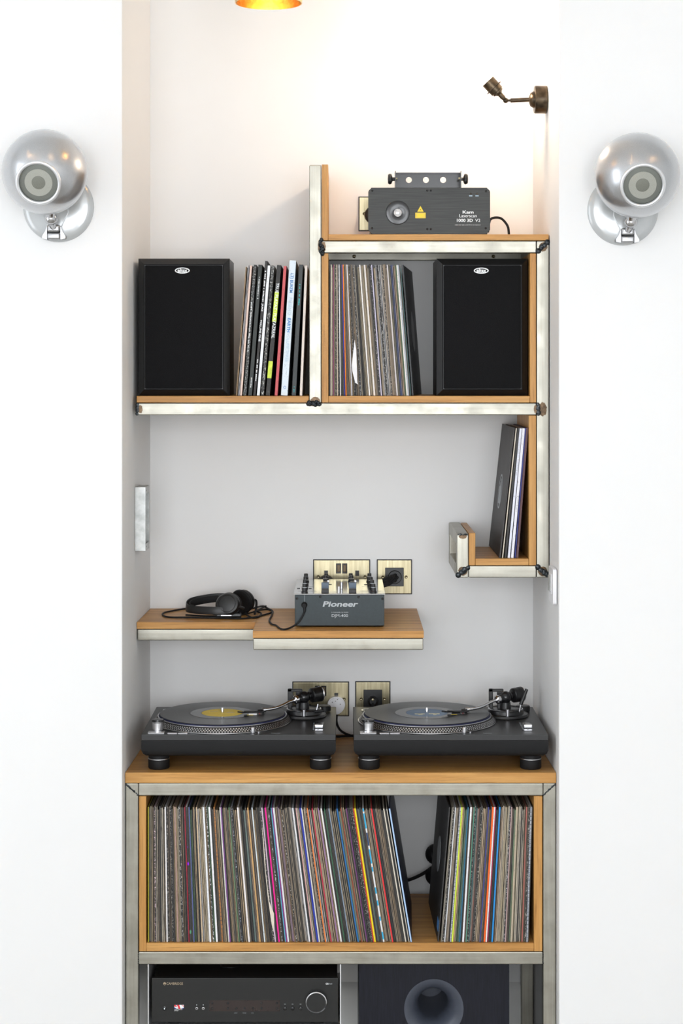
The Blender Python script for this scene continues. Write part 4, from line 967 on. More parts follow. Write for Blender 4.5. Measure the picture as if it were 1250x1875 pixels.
# ================================================================ turntables
def turntable(loc, label, arm_turn, lever):
    t = thing('turntable', loc, label, 'turntable', 'turntables on the desk')
    def P_(b, name, mat, parent=None, **k): return b.build(name, mat, parent or t, local=True, **k)
    W, D = 0.2265, 0.353; zt = 0.0885
    # black rubber base, tapering towards the feet
    b = B(); bm = b.bm
    prof = [(0.0, 0.0745), (0.0, 0.052), (0.004, 0.043), (0.011, 0.0375), (0.030, 0.036)]
    rg = []
    for ins, z in prof:
        rg.append([bm.verts.new(v) for v in ((-W + ins, ins, z), (W - ins, ins, z), (W - ins, D - ins, z), (-W + ins, D - ins, z))])
    for a, c in zip(rg, rg[1:]):
        for i in range(4): bm.faces.new((a[i], a[(i + 1) % 4], c[(i + 1) % 4], c[i]))
    bm.faces.new(rg[0]); bm.faces.new(rg[-1][::-1])
    P_(b, 'rubber_base', 'black_rubber')
    # metal top deck with the platter well
    b = B().box(-W, W, 0, D, 0.0748, zt, 0, 0.0012, 2)
    P_(b, 'deck', 'deck_top')
    P_(B().box(-W + 0.001, W - 0.001, -0.0006, 0.0012, 0.0760, zt - 0.0014), 'front_trim', 'deck_top')
    cx, cy = -0.0485, 0.168
    # feet
    for fx in (-W + 0.036, W - 0.036):
        for fy in (0.052, D - 0.052):
            f = P_(B().lathe([(0.020, 0.040), (0.021, 0.036), (0.0245, 0.032), (0.0245, 0.024), (0.0252, 0.022), (0.0252, 0.003), (0.0235, 0.0)], (fx, fy, 0), (0, 0, 1), 30), 'foot', 'black_rubber')
            P_(B().lathe([(0.0246, 0.0225), (0.0256, 0.0228), (0.0256, 0.0244), (0.0246, 0.0247)], (fx, fy, 0), (0, 0, 1), 30, 0, False, False), 'foot_ring', 'satin_silver', f)
    # platter: rim flange, dotted tapering side, mat
    pl = P_(B().lathe([(0.1655, zt + 0.0004), (0.1665, zt + 0.0016), (0.1655, zt + 0.0026), (0.1640, zt + 0.003), (0.1560, zt + 0.0145), (0.1550, zt + 0.0156), (0.150, zt + 0.0156), (0, zt + 0.0156)], (cx, cy, 0), (0, 0, 1), 96), 'platter', 'platter_dark')
    P_(B().lathe([(0.1648, zt + 0.0004), (0.1668, zt + 0.0010), (0.1668, zt + 0.0022), (0.1650, zt + 0.0030)], (cx, cy, 0), (0, 0, 1), 96, 0, False, False), 'platter_rim', 'satin_silver', pl)
    P_(B().lathe([(0.1548, zt + 0.0146), (0.1562, zt + 0.0150), (0.1556, zt + 0.0160), (0.1535, zt + 0.0160)], (cx, cy, 0), (0, 0, 1), 96, 0, False, False), 'platter_lip', 'satin_silver', pl)
    d = B(); n = 150
    for rowi, (r0, z0) in enumerate(((0.1626, zt + 0.0050), (0.1606, zt + 0.0079), (0.1585, zt + 0.0110))):
        for i in range(n):
            a = 2 * PI * (i + 0.5 * (rowi % 2)) / n
            u = Vector((math.cos(a), math.sin(a), 0)); tg = Vector((-u.y, u.x, 0)); up = Vector((0, 0, 1))
            o = Vector((cx, cy, z0)) + u * r0
            vs = [d.bm.verts.new(o + tg * (sa * 0.0017) + up * (sb * 0.0011) + u * (0.0004 - 0.0008 * sb)) for sa, sb in ((-1, -1), (1, -1), (1, 1), (-1, 1))]
            tip = d.bm.verts.new(o + u * 0.0014)
            for k in range(4): d.bm.faces.new((vs[k], vs[(k + 1) % 4], tip))
            d.bm.faces.new(vs[::-1])
    so = P_(d, 'strobe_dots', 'satin_silver', pl); so['kind'] = 'stuff'
    P_(B().lathe([(0.1525, zt + 0.0157), (0.1525, zt + 0.0182), (0, zt + 0.0182)], (cx, cy, 0), (0, 0, 1), 80), 'slipmat', 'slip_navy', pl)
    P_(B().lathe([(0.0034, zt + 0.0182), (0.0034, zt + 0.030), (0.0026, zt + 0.0322), (0, zt + 0.0326)], (cx, cy, 0), (0, 0, 1), 16), 'spindle', 'chrome', pl)
    # front controls
    st = P_(B().box(-W + 0.014, -W + 0.053, 0.008, 0.030, zt, zt + 0.0032, 0, 0.0008, 1), 'start_button', 'satin_silver')
    P_(B().lathe([(0.0125, zt + 0.003), (0.0128, zt + 0.020), (0.0120, zt + 0.021), (0.0120, zt + 0.024)], (-W + 0.034, 0.043, 0), (0, 0, 1), 28), 'strobe_post', 'satin_silver')
    P_(B().lathe([(0.0142, zt + 0.0225), (0.0146, zt + 0.0245), (0.0138, zt + 0.0275), (0, zt + 0.0285)], (-W + 0.034, 0.043, 0), (0, 0, 1), 28), 'strobe_cap', 'black_gloss')
    for k in (0, 1):
        x0 = -W + 0.060 + k * 0.0245; P_(B().box(x0, x0 + 0.0228, 0.008, 0.018, zt, zt + 0.0024, 0, 0.0006, 1), 'speed_button', 'satin_silver')
    P_(B().cyl((0.0325, 0.022, zt), (0.0325, 0.022, zt + 0.0135), 0.0048, None, 18, 0, 0.0008), 'target_light', 'satin_silver')
    P_(B().cyl((0.0462, 0.022, zt), (0.0462, 0.022, zt + 0.003), 0.0024, None, 12), 'target_switch', 'satin_silver')
    # recess for the single adapter at the back left
    P_(B().lathe([(0.0225, zt + 0.0002), (0.0225, zt + 0.0012), (0.019, zt + 0.0012), (0.0185, zt + 0.0002)], (-W + 0.043, D - 0.048, 0), (0, 0, 1), 28, 0, False, False), 'adapter_recess', 'satin_silver')
    # pitch fader
    P_(B().box(0.171, 0.197, 0.045, 0.145, zt - 0.0005, zt + 0.0008), 'pitch_plate', 'black_gloss')
    P_(B().box(0.1835, 0.1855, 0.050, 0.140, zt + 0.0008, zt + 0.0011), 'pitch_slot', 'black_plastic')
    P_(B().box(0.1765, 0.1965, 0.070, 0.085, zt + 0.0010, zt + 0.0095, 0, 0.0016, 2), 'pitch_slider', 'satin_silver')
    pr = B()
    for k in range(9): pr.box(0.1722, 0.1752, 0.052 + k * 0.0105, 0.0530 + k * 0.0105, zt + 0.0008, zt + 0.0011)
    P_(pr, 'print', 'grey_print')
    text('lettering', 'Technics', 0.0052, (0.086, 0.016, zt + 0.0003), 'grey_print', t, local=True, rot=Matrix.Identity(4), sx=1.15, res=2)
    # tonearm base, collar, gimbal, rest
    px, py = 0.1475, 0.232
    bs = P_(B().lathe([(0.054, zt), (0.056, zt + 0.002), (0.054, zt + 0.007), (0.045, zt + 0.0085), (0.043, zt + 0.0165), (0.040, zt + 0.018), (0, zt + 0.018)], (px, py, 0), (0, 0, 1), 40), 'tonearm_base', 'black_satin')
    P_(B().lathe([(0.0415, zt + 0.0178), (0.0425, zt + 0.0188), (0.0400, zt + 0.0196)], (px, py, 0), (0, 0, 1), 40, 0, False, False), 'height_ring', 'satin_silver', bs)
    P_(B().lathe([(0.0175, zt + 0.002), (0.0175, zt + 0.013), (0.0155, zt + 0.015), (0, zt + 0.015)], (0.196, 0.292, 0), (0, 0, 1), 18), 'arm_lock_dial', 'black_plastic')
    hz = 0.1345
    g = B().cyl((px, py, zt + 0.017), (px, py, hz - 0.012), 0.0135, 0.012, 22)
    P_(g, 'pivot_column', 'black_satin')
    arm = bpy.data.objects.new('tonearm', None); COL.objects.link(arm); arm.parent = t; arm.location = (px, py, hz); arm.rotation_euler = (0, 0, arm_turn)
    def A_(b, name, mat): return b.build(name, mat, arm, local=True)
    # (arm-local: pivot at origin, the wand runs to -X and forward)
    A_(B().ball((0, 0, 0), 0.0150, 22, 0, 12).cyl((-0.016, -0.010, -0.002), (0.012, 0.008, 0.002), 0.0105, 0.0105, 18), 'gimbal', 'black_gloss')
    A_(B().lathe([(0.0085, 0.016), (0.0105, 0.018), (0.0105, 0.026), (0.0080, 0.028)], (0, 0, 0), (-0.85, -0.5, -0.16), 20), 'bearing_collar', 'chrome')
    wand = [(-0.020, -0.012, -0.004), (-0.036, -0.022, -0.0075), (-0.050, -0.034, -0.0125), (-0.066, -0.047, -0.0165), (-0.082, -0.055, -0.0185), (-0.098, -0.060, -0.0195)]
    A_(B().tube(wand, 0.0038, 12, 0, 6), 'arm_tube', 'chrome')
    A_(B().cyl((-0.093, -0.0585, -0.0193), (-0.103, -0.0615, -0.0197), 0.0058, None, 18, 0, 0.0006), 'locking_collar', 'satin_silver')
    hs = B().box(-0.150, -0.104, -0.0085, 0.0085, -0.0022, 0.0022, 0, 0.0015, 1, Matrix.Translation((0.004, -0.0625 - 0.0, -0.0205)) @ Matrix.Rotation(0.10, 4, 'Z'))
    hs.cyl((-0.098, -0.0725, -0.0203), (-0.112, -0.0745, -0.0203), 0.0045, 0.0045, 12)
    hs.tube([(-0.132, -0.083, -0.020), (-0.146, -0.093, -0.0195), (-0.160, -0.097, -0.0170)], 0.0018, 6, 0, 4)
    A_(hs, 'headshell', 'black_satin')
    ct = B().box(-0.139, -0.119, -0.0085, 0.0085, -0.0165, -0.003, 0, 0.001, 1, Matrix.Translation((0.004, -0.0655, -0.0205)) @ Matrix.Rotation(0.10, 4, 'Z'))
    A_(ct, 'cartridge', 'black_plastic' if lever else 'white_plastic')
    A_(B().plate(rrect(-0.1375, -0.1225, -0.0355, -0.0255), [rrect(-0.1355, -0.1245, -0.0335, -0.0275)], -0.0905, -0.0895), 'cartridge_frame', 'yellow_print')
    A_(B().cyl((-0.131, -0.080, -0.036), (-0.132, -0.081, -0.0392), 0.0006, 0.0003, 6), 'stylus', 'satin_silver')
    for q_, mt in ((0, 'red_print'), (1, 'teal_print'), (2, 'blue_print'), (3, 'white_print')): A_(B().tube([(-0.106, -0.074 + 0.001 * q_, -0.0225), (-0.112, -0.076 + 0.0018 * q_, -0.030), (-0.120, -0.077 + 0.0018 * q_, -0.028)], 0.0006, 5, 0, 3), 'head_wire', mt)
    A_(B().cyl((0.010, 0.006, 0.002), (0.030, 0.018, 0.004), 0.0075, None, 16), 'rear_stub', 'black_gloss')
    A_(B().lathe([(0.0145, 0.020), (0.0175, 0.022), (0.0182, 0.030), (0.0175, 0.034), (0.0182, 0.036), (0.0182, 0.046), (0.0160, 0.050), (0.0, 0.050)], (0, 0, 0.001), (0.85, 0.5, 0.06), 30), 'counterweight', 'black_satin')
    A_(B().lathe([(0.0183, 0.0465), (0.0190, 0.0475), (0.0150, 0.0520), (0.0, 0.0524)], (0, 0, 0.001), (0.85, 0.5, 0.06), 30), 'counterweight_face', 'satin_silver')
    # arm rest bracket, cue lever, rods
    ab = B().box(px - 0.040, px - 0.030, py + 0.010, py + 0.020, zt + 0.006, hz + 0.018, 0, 0.0012, 1).box(px - 0.040, px - 0.004, py + 0.010, py + 0.018, hz + 0.011, hz + 0.018, 0, 0.0012, 1).box(px - 0.020, px - 0.006, py + 0.006, py + 0.020, zt + 0.014, hz + 0.012, 0, 0.001, 1)
    P_(ab, 'bearing_bracket', 'black_satin')
    P_(B().cyl((px + 0.029, py - 0.030, zt + 0.006), (px + 0.035, py - 0.026, zt + 0.034), 0.0015, None, 8), 'cue_rod', 'satin_silver')
    if lever: P_(B().cyl((px + 0.0345, py - 0.026, zt + 0.032), (px + 0.050, py - 0.022, zt + 0.070), 0.0046, 0.0040, 12, 0, 0.0012), 'cue_lever', 'black_plastic')
    else: P_(B().cyl((px + 0.026, py - 0.028, zt + 0.016), (px + 0.050, py - 0.040, zt + 0.020), 0.0036, 0.0030, 12, 0, 0.001), 'cue_lever', 'black_plastic')
    P_(B().cyl((px + 0.001, py - 0.043, zt + 0.006), (px + 0.001, py - 0.043, zt + 0.024), 0.0042, None, 14, 0, 0.0006), 'anti_skate_post', 'satin_silver')
    return t, Vector(loc) + Vector((cx, cy, zt + 0.0184))
tx1 = -0.2398; tx2 = 0.2552
DZ = 0.9001
t1, r1 = turntable((tx1, 0.0, DZ), 'black turntable under the floating shelf, playing a yellow-labelled record', 0.03, False)
t2, r2 = turntable((tx2, 0.0, DZ), 'black turntable below the bare wall, playing a blue-labelled record', -0.02, True)
def vinyl(c, label, lab, deco):
    t = thing('vinyl_record', c, label, 'record')
    B().lathe([(0.0036, 0), (0.1505, 0), (0.1510, 0.0008), (0.1500, 0.0015), (0.1470, 0.0013), (0.0620, 0.0013), (0.0600, 0.0010), (0.0520, 0.0010), (0.0505, 0.0014), (0.0036, 0.0014), (0.0036, 0)], (0, 0, 0), (0, 0, 1), 96, 0, False, False).build('disc', 'vinyl', t, local=True)
    l = B().lathe([(0.0036, 0.0013), (0.0500, 0.0013), (0.0500, 0.0017), (0.0036, 0.0017)], (0, 0, 0), (0, 0, 1), 48, 0, False, False).build('paper_label', lab, t, local=True)
    B().lathe([(0.0510, 0.0011), (0.0770, 0.0013), (0.0770, 0.0016), (0.0510, 0.0016)], (0, 0, 0), (0, 0, 1), 64, 0, False, False).build('run_out', deco[0], t, local=True)
    p = B()
    for (x0, x1, y0, y1) in deco[1]: p.box(x0, x1, y0, y1, 0.0015, 0.0020)
    p.build('print', deco[2], l, local=True)
    return t
simple('run_out', (0.019, 0.020, 0.021), 0.18)
vinyl(r1, 'black vinyl record with a plain yellow label on a turntable', 'yellow_label', ('run_out', [(0.010, 0.030, -0.004, -0.001), (0.012, 0.026, 0.004, 0.006), (-0.030, -0.012, 0.012, 0.014)], 'gold_print'))
vinyl(r2, 'black vinyl record with a dusty blue and cream label on a turntable', 'blue_label', ('run_out', [(-0.030, -0.006, -0.022, -0.012), (0.004, 0.030, -0.020, -0.010), (-0.022, -0.012, -0.030, -0.022), (0.014, 0.022, -0.030, -0.020)], 'cream_print'))

# ================================================================ mixer
ym = 0.10; mx0, mx1 = PX(539, ym), PX(704, ym); mz0, mz1 = ZF + 0.004, PZ(1088, ym)
mix = thing('dj_mixer', ((mx0 + mx1) / 2, ym + 0.148, ZF), 'dark grey two-channel mixer with silver control panel on the floating shelf', 'mixer')
yk2 = 0.397
B().box(mx0 + 0.0008, mx1 - 0.0008, ym, yk2, mz0, mz1 - 0.0015, 0, 0.0015, 2).build('body', 'mixer_body', mix)
top = B().box(mx0 - 0.0022, mx1 + 0.0015, ym - 0.001, yk2 + 0.002, mz1 - 0.0015, mz1 + 0.0015, 0, 0.0006, 1).build('control_panel', 'mixer_top', mix)
for fx in (mx0 + 0.02, mx1 - 0.02):
    for fy in (ym + 0.03, yk2 - 0.03): B().cyl((fx, fy, ZF + 0.0002), (fx, fy, mz0 + 0.001), 0.010, None, 16).build('foot', 'black_rubber', mix)
for px, py in ((543.5, 1096), (700, 1096), (586, 1092.5), (656.5, 1093)): B().lathe([(0.0030, 0), (0.0030, 0.0008), (0.002, 0.0016), (0.0009, 0.0008), (0, 0.0008)], PT(px, py, ym), (0, -1, 0), 12).build('screw', 'black_gloss', mix)
text('lettering', 'Pioneer', 0.0176, PT(621.5, 1106.5, ym - 0.0003), 'grey_print', mix, bold=0.00048, sx=1.50, shear=0.18)
text('lettering', '2 CHANNEL DJ MIXER', 0.0037, PT(622, 1121.5, ym - 0.0003), 'grey_print', mix, sx=1.12)
text('lettering', 'DJM-400', 0.0102, PT(621.8, 1127.5, ym - 0.0003), 'grey_print', mix, bold=0.0001, sx=1.08)
a = PT(557.5, 1096, ym); B().box(a.x - 0.0003, a.x + 0.0003, ym - 0.0003, ym + 0.0002, a.z - 0.008, a.z + 0.008).build('print', 'grey_print', mix)
zp = mz1 + 0.0015
def knob(px, Y, r=0.0062, h=0.020, nm='knob'):
    x = PX(px, Y)
    k = B().lathe([(r * 1.25, 0), (r * 1.25, h * 0.14), (r, h * 0.2), (r * 0.95, h * 0.62), (r * 0.82, h * 0.66), (r * 0.78, h * 0.97), (r * 0.7, h), (0, h)], (x, Y, zp), (0, 0, 1), 22).build(nm, 'black_plastic', mix)
    B().lathe([(r * 0.98, h * 0.60), (r * 1.0, h * 0.62), (r * 0.98, h * 0.65)], (x, Y, zp), (0, 0, 1), 22, 0, False, False).build('knob_ring', 'grey_print', k)
    return k
for px, Y in ((557.5, 0.116), (558, 0.20), (559, 0.27), (683.5, 0.117), (681, 0.20), (678.5, 0.265), (596, 0.30), (643, 0.30), (597, 0.345), (642, 0.345), (560, 0.34), (676, 0.345)): knob(px, Y, 0.0062, 0.021)
for px in (595, 645.3):                                  # channel faders: dark base, blue-grey cap
    x = PX(px, 0.165); x2 = PX(px, 0.108)
    B().box(x - 0.003, x + 0.003, 0.125, 0.215, zp - 0.0002, zp + 0.0004).build('fader_slot', 'black_plastic', mix)
    B().box(x2 - 0.0088, x2 + 0.0088, 0.106, 0.122, zp, zp + 0.0100, 0, 0.001, 1).build('fader_base', 'black_plastic', mix)
    B().box(x - 0.0090, x + 0.0090, 0.158, 0.176, zp + 0.0025, zp + 0.0185, 0, 0.0014, 2).build('fader_cap', 'fader_blue', mix)
    B().box(x - 0.003, x + 0.003, 0.163, 0.170, zp, zp + 0.004).build('fader_stem', 'satin_silver', mix)
    for q_ in range(3): B().box(x - 0.0052, x + 0.0052, 0.222 + 0.004, 0.236, zp + 0.004 + q_ * 0.0062, zp + 0.008 + q_ * 0.0062, 0, 0.0006, 1).build('button', 'black_gloss', mix)
    B().lathe([(0.0030, 0), (0.0030, 0.003), (0, 0.004)], (x + 0.007, 0.231, zp + 0.014), (0, -1, 0), 14).build('knob_cap', 'satin_silver', mix)
for px, Y, h in ((620.3, 0.112, 0.0155), (625, 0.19, 0.017)): B().cyl((PX(px, Y), Y, zp), (PX(px, Y), Y, zp + h), 0.0030, 0.0026, 14, 0, 0.0005).build('lever_switch', 'satin_silver', mix)
for px, py in ((546.5, 1077.5), (567.5, 1077.5), (604.5, 1070), (669, 1070.5)):
    a = on_plane(px, py, zp); B().lathe([(0.0036, 0), (0.0036, 0.0012), (0.001, 0.0014)], (a.x, a.y, zp), (0, 0, 1), 14).build('jack', 'black_gloss', mix)
for x0, x1, y0, y1 in ((-0.105, -0.060, 0.150, 0.152), (-0.020, 0.000, 0.13, 0.132), (0.045, 0.095, 0.150, 0.152), (-0.100, -0.070, 0.24, 0.242), (0.05, 0.09, 0.24, 0.242)): B().box(x0, x1, y0, y1, zp, zp + 0.0002).build('print', 'black_plastic', mix)

# ================================================================ headphones with their lead
hp = thing('headphones', (-0.30, 0.31, ZF), 'black on-ear headphones with a coiled lead lying on the floating shelf', 'headphones')
def SP(px, py, dz=0.0026): return on_plane(px, py, ZF + dz)
def cup(c, ax, name):
    c = Vector(c); ax = Vector(ax).normalized()
    k = B().lathe([(0, 0.0125), (0.016, 0.012), (0.0265, 0.009), (0.0305, 0.003), (0.0310, -0.002), (0.0295, -0.006), (0, -0.006)], c, ax, 40, 0, sx=1.0, sy=0.92).build('ear_cup', 'black_plastic', hp)
    B().lathe([(0.024, -0.0055), (0.031, -0.007), (0.0335, -0.0125), (0.0315, -0.018), (0.024, -0.0195), (0.016, -0.016), (0, -0.015)], c, ax, 40, 0, sx=1.0, sy=0.94).build('ear_pad', 'black_rubber', k)
    B().lathe([(0.0205, 0.0112), (0.0212, 0.0118), (0.0205, 0.0124)], c, ax, 32, 0, False, False).build('cup_ring', 'black_gloss', k)
    return k
c1 = PT(417, 1106.5, 0.262); c2 = PT(447, 1100, 0.355)
k1 = cup(c1, (-0.12, -0.93, 0.28), 'front'); k2 = cup(c2, (0.55, 0.83, 0.12), 'rear')
band = [c1 + Vector((0.006, -0.010, -0.014)), c1 + Vector((-0.035, -0.012, -0.014)), PT(352, 1116, 0.272), PT(341, 1111, 0.300), PT(349, 1102, 0.335), PT(375, 1096, 0.360), PT(403, 1093, 0.372), c2 + Vector((0.0, 0.014, 0.004))]
B().tube(band, 0, 8, 0, 8, flat=(0.0095, 0.0016, (0.05, 0.15, 1))).build('headband', 'black_plastic', hp)
inner = [p + Vector((0.006, 0.0, -0.001)) for p in band[2:6]]
B().tube([PT(356, 1115, 0.276), PT(346.5, 1111.5, 0.302), PT(353, 1104, 0.330), PT(378, 1098.5, 0.353), PT(400, 1096, 0.363)], 0, 8, 0, 7, flat=(0.0085, 0.0022, (0.05, 0.15, 1))).build('headband_pad', 'black_rubber', hp)
B().cyl(c1 + Vector((0.026, -0.006, -0.006)), c1 + Vector((0.040, 0.0, -0.010)), 0.0042, 0.0035, 12).build('hinge', 'black_satin', hp)
B().box(c1.x - 0.016, c1.x + 0.010, 0.2445, 0.2465, ZF + 0.0085, ZF + 0.0105).build('hinge_trim', 'satin_silver', hp)
B().box(c1.x - 0.030, c1.x + 0.034, c1.y - 0.006, c1.y + 0.02, ZF + 0.0003, ZF + 0.014, 0, 0.005, 2).build('hinge_block', 'black_satin', hp)
B().tube([c2 + Vector((0.020, 0.004, 0.002)), c2 + Vector((0.030, -0.002, 0.000)), c2 + Vector((0.030, -0.006, -0.020)), SP(466, 1124, 0.004)], 0.0030, 8).build('cup_lead', 'black_rubber', hp)
lead = [SP(440, 1126, 0.003), SP(400, 1125.5), SP(360, 1118, 0.003), SP(342, 1114.5), SP(318, 1118), SP(300, 1122), SP(298.5, 1126.5), SP(310, 1130), SP(345, 1130.5), SP(400, 1131.5), SP(440, 1132.5), SP(466, 1130), SP(486, 1125), SP(497, 1121), SP(496, 1117, 0.003), SP(484, 1116, 0.005), SP(470, 1119, 0.006), SP(478, 1123, 0.003), SP(474, 1129), SP(462, 1131), SP(450, 1124, 0.005), SP(455, 1117, 0.008), SP(470, 1112, 0.012), SP(482, 1110, 0.008), SP(490, 1114, 0.003), SP(499, 1119, 0.003), SP(497, 1127), SP(493, 1136), SP(497, 1142.5), SP(505, 1145), SP(512, 1150.5), SP(519, 1152.5), SP(527, 1151), PT(535, 1147.5, 0.086), PT(545, 1141, 0.084), PT(553, 1130, 0.086), Vector((PX(557.5, 0.090), 0.090, PZ(1119, 0.090))), Vector((PX(557.5, 0.088), 0.088, PZ(1112, 0.088)))]
B().tube(lead, 0.0022, 8, 0, 6).build('lead', 'black_rubber', hp)
B().tube([SP(340, 1126), SP(380, 1128), SP(430, 1127.5), SP(462, 1121, 0.005), SP(478, 1114, 0.006), SP(488, 1109, 0.006)], 0.0020, 8, 0, 5).build('lead_loop', 'black_rubber', hp)
jk = PT(557, 1107, ym)
B().lathe([(0.0065, 0), (0.0072, 0.003), (0.0066, 0.009), (0.005, 0.012), (0, 0.0125)], jk + Vector((0, -0.0004, 0)), (0, -1, -0.12), 18).cyl(jk + Vector((0, -0.009, -0.001)), jk + Vector((0.001, -0.013, -0.016)), 0.0042, 0.0028, 12).build('jack_plug', 'black_rubber', hp)

# ================================================================ galvanised box and switch on the alcove's sides
bx = wall_l(0.17); by0, by1 = 0.165, 0.250; bz1, bz0 = PZ(892, 0.165), PZ(1009, 0.165); dp = 0.0265
gb = thing('metal_back_box', (bx + 0.002, (by0 + by1) / 2, bz0), 'open galvanised electrical back box fixed to the left side of the alcove', 'electrical box')
th = 0.0014
def WL(y): return wall_l(y) + 0.0006
B().box(WL(by0), bx + dp, by0, by0 + th, bz0, bz1, 0, 0.0005, 1).build('side', 'galvanised', gb); B().box(WL(by1), bx + dp, by1 - th, by1, bz0, bz1, 0, 0.0005, 1).build('side', 'galvanised', gb)
B().box(WL(by1), bx + dp, by0 + th, by1 - th, bz1 - th, bz1).build('end', 'galvanised', gb); B().box(WL(by1), bx + dp, by0 + th, by1 - th, bz0, bz0 + th).build('end', 'galvanised', gb)
B().box(WL(by1), WL(by1) + th, by0 + th, by1 - th, bz0 + th, bz1 - th).build('back', 'galvanised', gb)
for zc in (bz1 - 0.009, bz0 + 0.009):
    lg = B().box(bx + dp - 0.0016, bx + dp - 0.0002, by0 + th, by1 - th, zc - 0.0075, zc + 0.0075).build('lug', 'galvanised', gb)
    B().lathe([(0.0020, 0), (0.0020, 0.0004), (0, 0.0004)], (bx + dp - 0.0002, by0 + 0.02, zc), (1, 0, 0), 10).build('screw_hole', 'black_plastic', lg)
sy0, sy1 = -0.016, 0.072; sz1, sz0 = PZ(1041, 0.0), PZ(1106, 0.0)
sw = thing('light_switch', (wall_r(0.03), 0.03, sz0), 'white light switch plate on the right side of the alcove', 'switch')
xw = min(wall_r(sy0), wall_r(sy1)) - 0.0004
B().plate(rrect(sy0, sy1, sz0, sz1, 0.006), [], xw - 0.0085, xw, 'yz').build('plate', 'white_plastic', sw)
sm = (sz0 + sz1) / 2
B().box(xw - 0.0105, xw - 0.008, sy0 + 0.022, sy1 - 0.022, sm - 0.020, sm + 0.028, 0, 0.001, 1).build('rocker_frame', 'white_plastic', sw)
B().box(xw - 0.0135, xw - 0.010, sy0 + 0.026, sy1 - 0.026, sm - 0.014, sm + 0.022, 0, 0.0015, 2).build('rocker', 'galvanised', sw)

# ================================================================ bronze wall lamp with a bare bulb
yl2 = 0.176; xwr = wall_r(yl2) - 0.0015
lz = PZ(182.5, yl2)
wl = thing('wall_lamp', (xwr, yl2, lz), 'bronze swivel wall lamp with a glowing bare bulb', 'lamp')
B().lathe([(0.0335, 0), (0.0335, 0.0265), (0.0320, 0.0285), (0.0, 0.0285)], (xwr, yl2, lz), (-1, 0, 0), 40).build('wall_mount', 'dark_bronze', wl)
B().lathe([(0.0205, 0.0275), (0.0200, 0.032), (0.016, 0.0385), (0.008, 0.0415), (0, 0.0420)], (xwr, yl2, lz), (-1, 0, 0), 30).build('dome', 'dark_bronze', wl)
arm_e = PT(931, 184, yl2)
B().cyl((xwr - 0.040, yl2, lz), arm_e + Vector((0.004, 0, 0)), 0.0053, None, 18, 0, 0.0008).build('arm', 'dark_bronze', wl)
kn = PT(925.5, 184, yl2); tip = PT(884, 145, yl2); dr = (PT(866, 120, yl2) - kn).normalized()
B().ball(kn, 0.0066, 18, 0, 10).cyl(kn, arm_e + Vector((0.006, 0, 0)), 0.0030, None, 10).build('knuckle', 'dark_bronze', wl)
B().lathe([(0.0045, 0.004), (0.0062, 0.010), (0.0062, 0.020), (0.0078, 0.0215), (0.0100, 0.024), (0.0140, 0.0255), (0.0140, 0.029), (0.0165, 0.030), (0.0168, 0.040)], kn, dr, 30).build('socket_neck', 'dark_bronze', wl)
B().lathe([(0.0180, 0.0400), (0.0222, 0.0405), (0.0222, 0.0425), (0.0180, 0.0430)], kn, dr, 36).build('shade_ring', 'dark_bronze', wl)
B().lathe([(0.0172, 0.043), (0.0172, 0.0635), (0.0150, 0.0640), (0.0150, 0.060), (0, 0.060)], kn, dr, 36).build('bulb_holder', 'dark_bronze', wl)
bc = kn + dr * 0.098
pr = [(0.0125, -0.040), (0.0135, -0.030)]
for k in range(0, 13):
    a = -0.85 + (PI / 2 + 0.85) * k / 12; pr.append((0.0285 * math.cos(a), 0.0285 * math.sin(a)))
pr[-1] = (0, 0.0285)
B().lathe(pr, bc, dr, 32).build('bulb', 'bulb_glow', wl)

# ================================================================ copper pendant hanging in front of the alcove
yp = -0.35; s = sc_at(yp); rp_ = 61.5 / s
pc = Vector((PX(491.5, yp), yp, PZ(6, yp)))
pe = thing('pendant_lamp', pc, 'hammered copper pendant lamp hanging from the ceiling before the alcove', 'lamp')
hh = 0.22
prof = [(rp_, 0.0)] + [(rp_ + 0.0012 * math.sin(k * 2.1), hh * 0.86 * k / 14) for k in range(1, 15)] + [(rp_ * 0.9, hh * 0.95), (rp_ * 0.5, hh), (0.02, hh + 0.004), (0.02, hh - 0.0)] + [(rp_ * 0.5, hh - 0.004), (rp_ * 0.88, hh * 0.93)] + [(rp_ - 0.0022 + 0.0012 * math.sin(k * 2.1), hh * 0.86 * k / 14) for k in range(14, 0, -1)] + [(rp_ - 0.0022, 0.0), (rp_, 0.0)]
B().lathe(prof, pc, (0, 0, 1), 56, 0, False, False).build('shade', 'copper', pe)
B().cyl(pc + Vector((0, 0, hh - 0.005)), pc + Vector((0, 0, hh - 0.065)), 0.018, 0.016, 24, 0, 0.002).build('bulb_holder', 'dark_bronze', pe)
B().ball(pc + Vector((0, 0, hh - 0.095)), 0.028, 24, 0, 12).build('bulb', 'pendant_glow', pe)
B().tube([pc + Vector((0, 0, hh)), pc + Vector((0, 0, 0.6)), Vector((pc.x, pc.y, CEIL - 0.02))], 0.003, 8, 0, 0).build('cord', 'black_rubber', pe)
B().lathe([(0.05, 0), (0.05, -0.012), (0.02, -0.024), (0, -0.024)], (pc.x, pc.y, CEIL - 0.0005), (0, 0, 1), 28).build('ceiling_rose', 'dark_bronze', pe)

